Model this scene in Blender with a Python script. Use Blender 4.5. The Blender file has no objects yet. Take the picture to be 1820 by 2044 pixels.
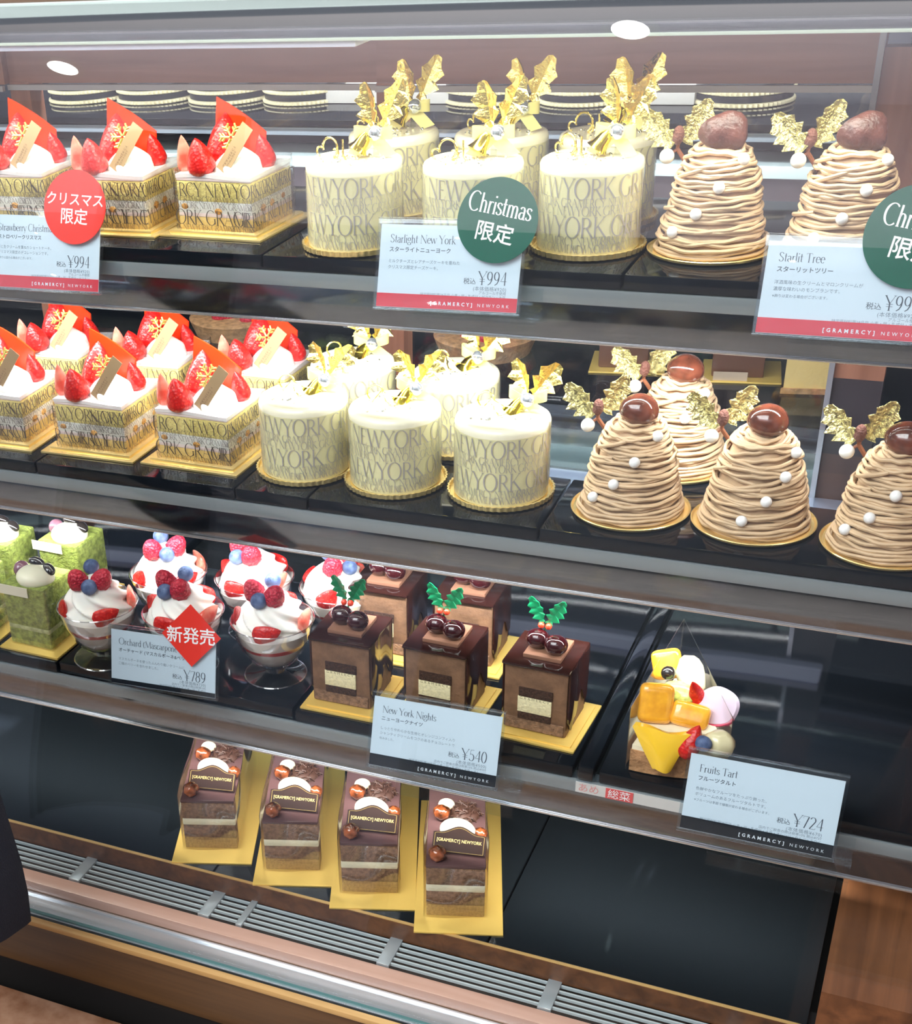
import bpy, bmesh, math, random
from mathutils import Vector, Matrix, Euler, noise
PI = math.pi
S = bpy.context.scene
COL = S.collection
R_ = math.radians
random.seed(4)

# ------------------------------------------------------------------ camera, world, lights, exposure
EYE = 1.25                                   # height of the lens above the shop floor
FPX, PX, PY, W, H = 2790.0, 478.0, 1386.0, 1820.0, 2044.0
cd = bpy.data.cameras.new('camera'); cam = bpy.data.objects.new('camera', cd); COL.objects.link(cam)
cd.sensor_fit = 'AUTO'; cd.sensor_width = 36.0; cd.lens = FPX / H * 36.0
cd.shift_x = (W / 2 - PX) / H; cd.shift_y = (PY - H / 2) / H
cd.clip_start = 0.02; cd.clip_end = 60
rx, ry, rz = (0.894576, 0.441105, -0.07184), (0.177722, -0.498603, -0.848416), (-0.41006, 0.746205, -0.524432)
m = Matrix.Identity(4)
for i in range(3):
    m[i][0] = rx[i]; m[i][1] = -ry[i]; m[i][2] = -rz[i]
m[2][3] = EYE
cam.matrix_world = m
S.camera = cam
S.view_settings.view_transform = 'Standard'; S.view_settings.look = 'None'
S.view_settings.gamma = 1.0; S.view_settings.use_curve_mapping = False
S.view_settings.exposure = 0.12
S.cycles.transparent_max_bounces = 40; S.cycles.max_bounces = 10
w = bpy.data.worlds.new('world'); S.world = w; w.use_nodes = True
w.node_tree.nodes['Background'].inputs[0].default_value = (0.75, 0.82, 1.0, 1)
w.node_tree.nodes['Background'].inputs[1].default_value = 0.12

def area(name, loc, rot, sx, sy, power, color):
    d = bpy.data.lights.new(name, 'AREA'); d.shape = 'RECTANGLE'; d.size = sx; d.size_y = sy
    d.energy = power; d.color = color
    o = bpy.data.objects.new(name, d); COL.objects.link(o); o.location = loc; o.rotation_euler = rot
    return o
# fluorescent light of the shop ceiling
area('ceiling_light', (-1.2, -0.9, 2.74), (0, 0, 0), 2.6, 1.6, 125, (0.93, 0.97, 1.0))
area('ceiling_light', (-0.6, 2.0, 2.74), (0, 0, 0), 2.6, 0.8, 110, (0.9, 0.95, 1.0))

# added lights: unseen uplight for ceiling haze in the glass, fill for rear ledges
area('haze_uplight', (-1.2, -2.2, 2.25), (PI, 0, 0), 4.6, 0.5, 62, (0.95, 0.93, 1.0))
area('rear_fill_light', (-0.6, 1.150, EYE - 0.150), (R_(40), 0, 0), 1.0, 0.02, 2.2, (0.92, 0.96, 1.0))
# levels of the showcase (top of the trays), and their front edges
T1, T2, T3, T4 = EYE - 0.247, EYE - 0.405, EYE - 0.560, EYE - 0.705
F1, F2, F3, F4 = 0.868, 0.830, 0.790, 0.754
XL, XR = -1.10, 0.055
YB = 1.13
for nm, y, z, p, c, tilt in (('canopy_light', 0.900, EYE - 0.127, 1.7, (1.0, 0.98, 0.84), 8),
                             ('shelf_light', F1 + 0.009, T1 - 0.028, 4.6, (0.97, 0.98, 1.0), 12),
                             ('shelf_light', F2 + 0.009, T2 - 0.028, 4.0, (0.97, 0.98, 1.0), 12),
                             ('shelf_light', F3 + 0.009, T3 - 0.028, 2.6, (1.0, 0.96, 0.9), 12)):
    area(nm, ((XL + XR) / 2 - 0.02, y, z), (R_(tilt), 0, 0), 1.06, 0.012, p, c)

# ------------------------------------------------------------------ materials
MATS = {}
def mat(name, col, rough=0.5, metal=0.0, bump=0.0, scale=200.0, var=0.0, vscale=None, spec=0.5, coat=0.0, sub=0.0, emit=None, estr=0.0, col2=None, alpha=1.0, stretch=None, trans=0.0, ior=1.45):
    if name in MATS: return MATS[name]
    M = bpy.data.materials.new(name); M.use_nodes = True; nt = M.node_tree; b = nt.nodes['Principled BSDF']
    b.inputs['Base Color'].default_value = (*col, 1); b.inputs['Roughness'].default_value = rough
    b.inputs['Metallic'].default_value = metal; b.inputs['Specular IOR Level'].default_value = spec
    b.inputs['Coat Weight'].default_value = coat; b.inputs['Coat Roughness'].default_value = 0.08
    b.inputs['Alpha'].default_value = alpha; b.inputs['IOR'].default_value = ior
    b.inputs['Transmission Weight'].default_value = trans
    if sub:
        b.inputs['Subsurface Weight'].default_value = sub; b.inputs['Subsurface Radius'].default_value = (0.006, 0.004, 0.003)
        b.inputs['Subsurface Scale'].default_value = 1.0
    if emit: b.inputs['Emission Color'].default_value = (*emit, 1); b.inputs['Emission Strength'].default_value = estr
    if var or bump:
        tc = nt.nodes.new('ShaderNodeTexCoord'); mp = nt.nodes.new('ShaderNodeMapping')
        nt.links.new(tc.outputs['Object'], mp.inputs[0])
        if stretch: mp.inputs['Scale'].default_value = stretch
        if var:
            n = nt.nodes.new('ShaderNodeTexNoise'); n.inputs['Scale'].default_value = vscale or scale; n.inputs['Detail'].default_value = 4
            r = nt.nodes.new('ShaderNodeValToRGB'); r.color_ramp.elements[0].position = 0.35; r.color_ramp.elements[1].position = 0.65
            c2 = col2 or tuple(min(1, c * (1 + var)) for c in col); c1 = col if col2 else tuple(c * (1 - var) for c in col)
            r.color_ramp.elements[0].color = (*c1, 1); r.color_ramp.elements[1].color = (*c2, 1)
            nt.links.new(mp.outputs[0], n.inputs['Vector']); nt.links.new(n.outputs['Fac'], r.inputs[0]); nt.links.new(r.outputs[0], b.inputs['Base Color'])
        if bump:
            n = nt.nodes.new('ShaderNodeTexNoise'); n.inputs['Scale'].default_value = scale; n.inputs['Detail'].default_value = 5
            bp = nt.nodes.new('ShaderNodeBump'); bp.inputs['Strength'].default_value = bump; bp.inputs['Distance'].default_value = 0.002
            nt.links.new(mp.outputs[0], n.inputs['Vector']); nt.links.new(n.outputs['Fac'], bp.inputs['Height']); nt.links.new(bp.outputs[0], b.inputs['Normal'])
    MATS[name] = M; return M

def clear(name, tint=(1, 1, 1), refl=1.0, rough=0.02, ior=1.45, gcol=(1, 1, 1)):
    """clear sheet: see-through with a fresnel reflection"""
    if name in MATS: return MATS[name]
    M = bpy.data.materials.new(name); M.use_nodes = True; nt = M.node_tree; nt.nodes.remove(nt.nodes['Principled BSDF'])
    out = nt.nodes['Material Output']
    t = nt.nodes.new('ShaderNodeBsdfTransparent'); t.inputs[0].default_value = (*tint, 1)
    g = nt.nodes.new('ShaderNodeBsdfGlossy'); g.inputs['Roughness'].default_value = rough; g.inputs['Color'].default_value = (*gcol, 1)
    f0 = ((ior - 1) / (ior + 1)) ** 2
    lw = nt.nodes.new('ShaderNodeLayerWeight'); lw.inputs[0].default_value = 0.5
    pw = nt.nodes.new('ShaderNodeMath'); pw.operation = 'POWER'; pw.inputs[1].default_value = 5.0
    ma = nt.nodes.new('ShaderNodeMath'); ma.operation = 'MULTIPLY_ADD'; ma.inputs[1].default_value = (1 - f0) * refl; ma.inputs[2].default_value = f0 * refl; ma.use_clamp = True
    x = nt.nodes.new('ShaderNodeMixShader')
    nt.links.new(lw.outputs['Facing'], pw.inputs[0]); nt.links.new(pw.outputs[0], ma.inputs[0]); nt.links.new(ma.outputs[0], x.inputs[0])
    nt.links.new(t.outputs[0], x.inputs[1]); nt.links.new(g.outputs[0], x.inputs[2]); nt.links.new(x.outputs[0], out.inputs[0])
    MATS[name] = M; return M

def wood(name, c1, c2, rough=0.45, axis=0, sc=6.0):
    if name in MATS: return MATS[name]
    M = mat(name, c1, rough); nt = M.node_tree; b = nt.nodes['Principled BSDF']
    tc = nt.nodes.new('ShaderNodeTexCoord'); mp = nt.nodes.new('ShaderNodeMapping')
    s = [sc * 14] * 3; s[axis] = sc * 0.7; mp.inputs['Scale'].default_value = s
    n = nt.nodes.new('ShaderNodeTexNoise'); n.inputs['Scale'].default_value = 1.0; n.inputs['Detail'].default_value = 7; n.inputs['Distortion'].default_value = 0.6
    r = nt.nodes.new('ShaderNodeValToRGB'); r.color_ramp.elements[0].position = 0.3; r.color_ramp.elements[1].position = 0.72
    r.color_ramp.elements[0].color = (*c1, 1); r.color_ramp.elements[1].color = (*c2, 1)
    nt.links.new(tc.outputs['Object'], mp.inputs[0]); nt.links.new(mp.outputs[0], n.inputs['Vector'])
    nt.links.new(n.outputs['Fac'], r.inputs[0]); nt.links.new(r.outputs[0], b.inputs['Base Color'])
    return M

def seeded(name, c1, c2, rough=0.34, scale=420.0, dot=(0.95, 0.75, 0.3), bump=0.5):
    """berry skin: small pits, each with a seed"""
    if name in MATS: return MATS[name]
    M = mat(name, c1, rough, coat=0.12); nt = M.node_tree; b = nt.nodes['Principled BSDF']
    tc = nt.nodes.new('ShaderNodeTexCoord'); v = nt.nodes.new('ShaderNodeTexVoronoi'); v.inputs['Scale'].default_value = scale
    nt.links.new(tc.outputs['Object'], v.inputs['Vector'])
    r = nt.nodes.new('ShaderNodeValToRGB'); e = r.color_ramp.elements
    e[0].position = 0.06; e[0].color = (*dot, 1); e[1].position = 0.13; e[1].color = (*c1, 1); k = e.new(0.75); k.color = (*c2, 1)
    bp = nt.nodes.new('ShaderNodeBump'); bp.inputs['Strength'].default_value = bump; bp.inputs['Distance'].default_value = 0.0012
    nt.links.new(v.outputs['Distance'], r.inputs[0]); nt.links.new(r.outputs[0], b.inputs['Base Color'])
    nt.links.new(v.outputs['Distance'], bp.inputs['Height']); nt.links.new(bp.outputs[0], b.inputs['Normal'])
    return M

def foil(name, col, rough=0.18, scale=140, bump=0.8):
    return mat(name, col, rough, 1.0, bump=bump, scale=scale)

gold = mat('gold card', (0.95, 0.72, 0.30), 0.26, 0.72)
goldmat = mat('matt gold card', (0.90, 0.61, 0.15), 0.42, 0.5)
goldleaf = foil('gold leaf', (0.93, 0.74, 0.22), 0.22, 300, 0.5)
glitter = mat('glitter gold', (0.66, 0.58, 0.28), 0.25, 0.95, bump=1.0, scale=700, var=0.6, vscale=400)
silver = mat('silver', (0.85, 0.87, 0.9), 0.12, 1.0)
steel = mat('polished steel', (0.27, 0.29, 0.32), 0.09, 1.0)
steel_rail = mat('steel rail', (0.50, 0.54, 0.58), 0.2, 0.6)
blackac = mat('black acrylic', (0.005, 0.007, 0.010), 0.07, spec=0.42)
blackmat = mat('black plastic', (0.012, 0.013, 0.015), 0.35)
filmm = clear('clear film', (0.98, 0.98, 0.98), 1.5, 0.05)
acryl = clear('clear acrylic', (0.93, 0.96, 0.98), 1.2, 0.03)
glassm = clear('window glass', (0.97, 0.985, 0.98), 1.0, 0.0, 1.5)
cupm = clear('cup plastic', (0.95, 0.95, 0.96), 2.6, 0.02)
paperw = mat('white card', (0.80, 0.85, 0.88), 0.35, coat=0.3)
ink = mat('grey ink', (0.10, 0.11, 0.13), 0.6)
inklight = mat('pale grey ink', (0.26, 0.29, 0.33), 0.6)
whiteink = mat('white ink', (0.9, 0.9, 0.9), 0.5)
redband = mat('red band', (0.78, 0.02, 0.04), 0.35)
blackband = mat('black band', (0.015, 0.017, 0.022), 0.3)
cream = mat('whipped cream', (0.93, 0.90, 0.83), 0.45, sub=0.15)
pinkcream = mat('cream tinted by berries', (0.92, 0.74, 0.70), 0.4, sub=0.1)
straw = seeded('strawberry skin', (0.66, 0.016, 0.010), (0.46, 0.006, 0.006), 0.32, 480.0, (0.80, 0.30, 0.10), 0.35)
rasp = seeded('raspberry skin', (0.62, 0.03, 0.06), (0.42, 0.01, 0.03), 0.45, 520, (0.8, 0.2, 0.22), 1.0)
strawcut = mat('cut strawberry', (0.85, 0.10, 0.06), 0.3, var=0.4, vscale=120, col2=(0.88, 0.32, 0.22), coat=0.4)
blueb = mat('blueberry skin', (0.035, 0.06, 0.15), 0.55, var=0.5, vscale=120, col2=(0.14, 0.20, 0.36))
redchoc = mat('red chocolate', (0.78, 0.040, 0.006), 0.28, coat=0.2)
sponge = mat('yellow sponge', (0.93, 0.74, 0.26), 0.85, bump=0.6, scale=900, var=0.15, vscale=500)
crust = mat('sponge crust', (0.88, 0.62, 0.22), 0.8, bump=0.4, scale=700)
whitechoc = mat('white chocolate', (0.93, 0.87, 0.52), 0.38, sub=0.08)
whitetop = mat('white chocolate glaze', (0.93, 0.88, 0.66), 0.2, coat=0.5)
letterfilm = mat('silver lettering', (0.50, 0.48, 0.46), 0.4, 0.5)
letterdark = mat('dark lettering', (0.20, 0.17, 0.16), 0.3, 0.7)
pearl = mat('pearl', (0.88, 0.87, 0.84), 0.18, coat=0.6)
chest = mat('candied chestnut', (0.13, 0.035, 0.018), 0.12, var=0.5, vscale=70, coat=1.0)
strand = mat('chestnut cream', (0.60, 0.415, 0.245), 0.55, var=0.12, vscale=60, bump=0.15, scale=400, sub=0.05)
bud = mat('pine bud', (0.16, 0.06, 0.04), 0.7, bump=1.0, scale=700)
stemm = mat('brown stem', (0.30, 0.11, 0.05), 0.5)
kraft = mat('kraft tag', (0.36, 0.245, 0.13), 0.5, 0.1)
creamtag = mat('cream paper', (0.78, 0.72, 0.55), 0.5)
snowm = mat('gold snowflake', (0.55, 0.50, 0.14), 0.35, 0.6)
ribbon = mat('sheer ribbon', (0.86, 0.78, 0.30), 0.4, alpha=0.55)
matcha = mat('green tea sponge', (0.30, 0.36, 0.075), 0.9, bump=1.0, scale=600, var=0.35, vscale=260)
matcha_l = mat('green tea cream', (0.52, 0.55, 0.26), 0.8, bump=0.7, scale=420, var=0.25, vscale=200)
bean = mat('black bean', (0.02, 0.016, 0.015), 0.1, coat=1.0)
violet = mat('purple bean', (0.20, 0.09, 0.12), 0.25, var=0.5, vscale=90, coat=0.7)
mousse = mat('chocolate mousse', (0.19, 0.098, 0.052), 0.6, var=0.22, vscale=120, bump=0.3, scale=500)
mousse_d = mat('chocolate sponge', (0.055, 0.024, 0.014), 0.9, bump=0.8, scale=900, var=0.4, vscale=500)
creamfill = mat('vanilla filling', (0.80, 0.71, 0.43), 0.8, bump=0.5, scale=700, var=0.1)
choc_gl = mat('chocolate glaze', (0.030, 0.009, 0.007), 0.09, spec=0.35, coat=0.35)
cherry = mat('glazed cherry', (0.035, 0.004, 0.006), 0.05, coat=1.0)
holly = mat('green holly', (0.0, 0.17, 0.06), 0.35, coat=0.3)
redb = mat('red berry', (0.80, 0.06, 0.02), 0.2, coat=0.6)
brown_sp = mat('brown sponge', (0.26, 0.145, 0.085), 0.9, bump=0.9, scale=800, var=0.3, vscale=350)
tan_base = mat('tan praline base', (0.38, 0.22, 0.08), 0.7, bump=0.5, scale=500, var=0.2)
plum_gl = mat('plum chocolate glaze', (0.10, 0.052, 0.052), 0.18, coat=0.3)
nut = mat('caramel nut', (0.20, 0.05, 0.015), 0.1, var=0.7, vscale=160, coat=1.0)
ivory = mat('ivory chocolate', (0.88, 0.80, 0.58), 0.4)
plate_choc = mat('chocolate plaque', (0.040, 0.018, 0.013), 0.45, spec=0.2)
goldink = mat('gold ink', (0.80, 0.58, 0.22), 0.35, 0.7)
shave = mat('chocolate shavings', (0.07, 0.03, 0.02), 0.5)
orange = mat('orange segment', (0.95, 0.42, 0.03), 0.12, var=0.15, vscale=150, coat=0.8, sub=0.1)
mango = mat('mango', (0.98, 0.60, 0.04), 0.12, coat=0.8, sub=0.1)
apple = mat('apple slice', (0.74, 0.66, 0.40), 0.25, coat=0.6)
kiwi = mat('kiwi slice', (0.50, 0.62, 0.16), 0.2, var=0.3, vscale=300, coat=0.6)
dragon = mat('pink fruit slice', (0.62, 0.50, 0.60), 0.3, coat=0.4)
tartc = mat('tart crust', (0.42, 0.22, 0.10), 0.8, bump=0.8, scale=350, var=0.3, vscale=150)
custard = mat('custard', (0.88, 0.80, 0.58), 0.5)
jelly = mat('panna cotta', (0.86, 0.83, 0.74), 0.4, sub=0.1)
sauce = mat('berry sauce', (0.72, 0.07, 0.04), 0.2)
greenst = mat('green sticker', (0.004, 0.105, 0.065), 0.25, coat=0.15)
redst = mat('red sticker', (0.80, 0.04, 0.025), 0.3, coat=0.3)
wood_r = wood('red brown wood', (0.24, 0.095, 0.055), (0.36, 0.155, 0.095))
wood_v = wood('red brown wood upright', (0.24, 0.095, 0.055), (0.36, 0.155, 0.095), axis=2)
wood_e = wood('walnut end panel', (0.07, 0.026, 0.010), (0.18, 0.070, 0.026), axis=1)
wood_g = wood('walnut plinth', (0.055, 0.028, 0.012), (0.13, 0.065, 0.025), rough=0.3)
wood_h = wood('light oak edge', (0.42, 0.24, 0.08), (0.62, 0.40, 0.16))
pinkwood = wood('cherry wood rail', (0.50, 0.28, 0.21), (0.62, 0.38, 0.30), rough=0.2)

# ------------------------------------------------------------------ mesh helpers
class MB:
    """collects shapes; build() links them as ONE mesh object"""
    def __init__(s): s.v = []; s.f = []; s.sm = []; s.mi = []; s.cur = 0
    def add(s, vs, fs, smooth=True):
        o = len(s.v); s.v += [tuple(p) for p in vs]
        for f in fs: s.f.append(tuple(i + o for i in f)); s.sm.append(smooth); s.mi.append(s.cur)
        return s
    def box(s, c, d, rot=None, bev=0.0, seg=2):
        bm = bmesh.new(); bmesh.ops.create_cube(bm, size=1.0)
        for v in bm.verts: v.co = Vector((v.co.x * d[0], v.co.y * d[1], v.co.z * d[2]))
        if bev: bmesh.ops.bevel(bm, geom=bm.edges[:], offset=bev, segments=seg, affect='EDGES', profile=0.6)
        mt = Matrix.Translation(Vector(c)) @ (Euler(rot).to_matrix().to_4x4() if rot else Matrix.Identity(4))
        bm.verts.index_update()
        s.add([mt @ v.co for v in bm.verts], [[v.index for v in f.verts] for f in bm.faces], bool(bev)); bm.free(); return s
    def lathe(s, prof, seg=48, c=(0, 0, 0), fn=None, cap=True, rot=None):
        vs = []; fs = []; n = len(prof)
        for k, (r, z) in enumerate(prof):
            for j in range(seg):
                a = 2 * PI * j / seg; rr = r * (fn(a, z, k / (n - 1)) if fn else 1.0)
                vs.append(Vector((rr * math.cos(a), rr * math.sin(a), z)))
        for k in range(n - 1):
            for j in range(seg):
                j2 = (j + 1) % seg; fs.append((k * seg + j, k * seg + j2, (k + 1) * seg + j2, (k + 1) * seg + j))
        if cap:
            if prof[0][0] > 1e-6: fs.append(tuple(range(seg - 1, -1, -1)))
            if prof[-1][0] > 1e-6: fs.append(tuple((n - 1) * seg + j for j in range(seg)))
        mt = Matrix.Translation(Vector(c)) @ (Euler(rot).to_matrix().to_4x4() if rot else Matrix.Identity(4))
        s.add([mt @ v for v in vs], fs); return s
    def ball(s, c, r, sc=(1, 1, 1), rot=None, seg=20, rings=12, fn=None):
        vs = []; fs = []
        for k in range(rings + 1):
            t = PI * k / rings
            for j in range(seg):
                a = 2 * PI * j / seg; d = Vector((math.sin(t) * math.cos(a), math.sin(t) * math.sin(a), -math.cos(t)))
                q = r * (fn(d) if fn else 1.0); vs.append(Vector((d.x * q * sc[0], d.y * q * sc[1], d.z * q * sc[2])))
        for k in range(rings):
            for j in range(seg):
                j2 = (j + 1) % seg; fs.append((k * seg + j, k * seg + j2, (k + 1) * seg + j2, (k + 1) * seg + j))
        mt = Matrix.Translation(Vector(c)) @ (Euler(rot).to_matrix().to_4x4() if rot else Matrix.Identity(4))
        s.add([mt @ v for v in vs], fs); return s
    def tube(s, pts, r, seg=8, closed=False):
        pts = [Vector(p) for p in pts]; n = len(pts); rs = r if isinstance(r, (list, tuple)) else [r] * n
        vs = []; fs = []; up = Vector((0.13, 0.21, 0.97))
        for k, p in enumerate(pts):
            a = pts[(k - 1) % n] if (closed or k > 0) else p; b = pts[(k + 1) % n] if (closed or k < n - 1) else p
            t = (b - a).normalized()
            e1 = t.cross(up);
            if e1.length < 1e-4: e1 = t.cross(Vector((1, 0, 0)))
            e1.normalize(); e2 = t.cross(e1)
            for j in range(seg):
                g = 2 * PI * j / seg; vs.append(p + rs[k] * (math.cos(g) * e1 + math.sin(g) * e2))
        for k in range(n if closed else n - 1):
            k2 = (k + 1) % n
            for j in range(seg):
                j2 = (j + 1) % seg; fs.append((k * seg + j, k * seg + j2, k2 * seg + j2, k2 * seg + j))
        if not closed: fs.append(tuple(range(seg - 1, -1, -1))); fs.append(tuple((n - 1) * seg + j for j in range(seg)))
        s.add(vs, fs); return s
    def prism(s, out, h, mt=None, smooth=False):
        """outline in local xy pushed h along local z"""
        n = len(out); mt = mt or Matrix.Identity(4)
        vs = [mt @ Vector((x, y, 0)) for x, y in out] + [mt @ Vector((x, y, h)) for x, y in out]
        fs = [tuple(range(n - 1, -1, -1)), tuple(range(n, 2 * n))] + [(i, (i + 1) % n, n + (i + 1) % n, n + i) for i in range(n)]
        s.add(vs, fs, smooth); return s
    def sheet(s, fn, nu, nv, th=0.0006):
        """thin solid sheet: fn(u,v)->Vector"""
        P = [[Vector(fn(i / nu, j / nv)) for j in range(nv + 1)] for i in range(nu + 1)]
        vs = []; N = (nu + 1) * (nv + 1)
        nr = []
        for i in range(nu + 1):
            for j in range(nv + 1):
                du = P[min(i + 1, nu)][j] - P[max(i - 1, 0)][j]; dv = P[i][min(j + 1, nv)] - P[i][max(j - 1, 0)]
                q = du.cross(dv); nr.append(q.normalized() if q.length > 1e-12 else Vector((0, 0, 1)))
        k = 0; top = []; bot = []
        for i in range(nu + 1):
            for j in range(nv + 1):
                top.append(P[i][j] + nr[k] * th / 2); bot.append(P[i][j] - nr[k] * th / 2); k += 1
        ix = lambda i, j: i * (nv + 1) + j
        fs = []
        for i in range(nu):
            for j in range(nv):
                fs.append((ix(i, j), ix(i + 1, j), ix(i + 1, j + 1), ix(i, j + 1))); fs.append((N + ix(i, j + 1), N + ix(i + 1, j + 1), N + ix(i + 1, j), N + ix(i, j)))
        for i in range(nu):
            fs.append((ix(i, 0), N + ix(i, 0), N + ix(i + 1, 0), ix(i + 1, 0))); fs.append((ix(i + 1, nv), N + ix(i + 1, nv), N + ix(i, nv), ix(i, nv)))
        for j in range(nv):
            fs.append((ix(0, j + 1), N + ix(0, j + 1), N + ix(0, j), ix(0, j))); fs.append((ix(nu, j), N + ix(nu, j), N + ix(nu, j + 1), ix(nu, j + 1)))
        s.add(top + bot, fs); return s
    def build(s, name, material, parent=None, loc=(0, 0, 0), rot=(0, 0, 0)):
        me = bpy.data.meshes.new(name); me.from_pydata(s.v, [], s.f)
        for q, a in zip(me.polygons, s.sm): q.use_smooth = a
        for mm in (material if isinstance(material, (list, tuple)) else [material]): me.materials.append(mm)
        if isinstance(material, (list, tuple)):
            for q, a in zip(me.polygons, s.mi): q.material_index = a
        me.update()
        if any(s.sm):
            try: me.set_sharp_from_angle(angle=R_(42))
            except Exception: pass
        o = bpy.data.objects.new(name, me); COL.objects.link(o); o.location = loc; o.rotation_euler = rot
        if parent: o.parent = parent
        return o

def tag(o, label, cat, group=None):
    o['label'] = label; o['category'] = cat
    if group: o['group'] = group
    return o
def thing(name, label, cat, loc=(0, 0, 0), rz=0.0, group=None, rot=None):
    o = bpy.data.objects.new(name, None); COL.objects.link(o); o.empty_display_size = 0.02
    o.location = loc; o.rotation_euler = rot or (0, 0, rz)
    return tag(o, label, cat, group)
def struct(name, mb, material):
    o = mb.build(name, material); o['kind'] = 'structure'; return o
def kids(o): return [c for c in bpy.data.objects if c.parent == o]
CH = {}
def dup(o, label, loc, rz, group=None, scale=None):
    """a copy of a thing with copies of its parts and sub-parts"""
    def cp(x, par):
        c = x.copy(); COL.objects.link(c)
        if par: c.parent = par
        if x.name not in CH: CH[x.name] = kids(x)
        for k in CH[x.name]: cp(k, c)
        return c
    r = cp(o, None); r.location = loc; r.rotation_euler = (0, 0, rz); r['label'] = label
    if group: r['group'] = group
    if scale: r.scale = scale
    return r
def once(fn):
    """first call builds the thing itself, later calls copy it"""
    st = {}
    def f(label, loc, rz=0.0, group=None, scale=None, key=None, **kw):
        k = key or tuple(sorted(kw.items()))
        if k not in st:
            o = fn(**kw); o.location = loc; o.rotation_euler = (0, 0, rz); o['label'] = label
            if group: o['group'] = group
            if scale: o.scale = scale
            st[k] = o; return o
        return dup(st[k], label, loc, rz, group, scale)
    return f

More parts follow.
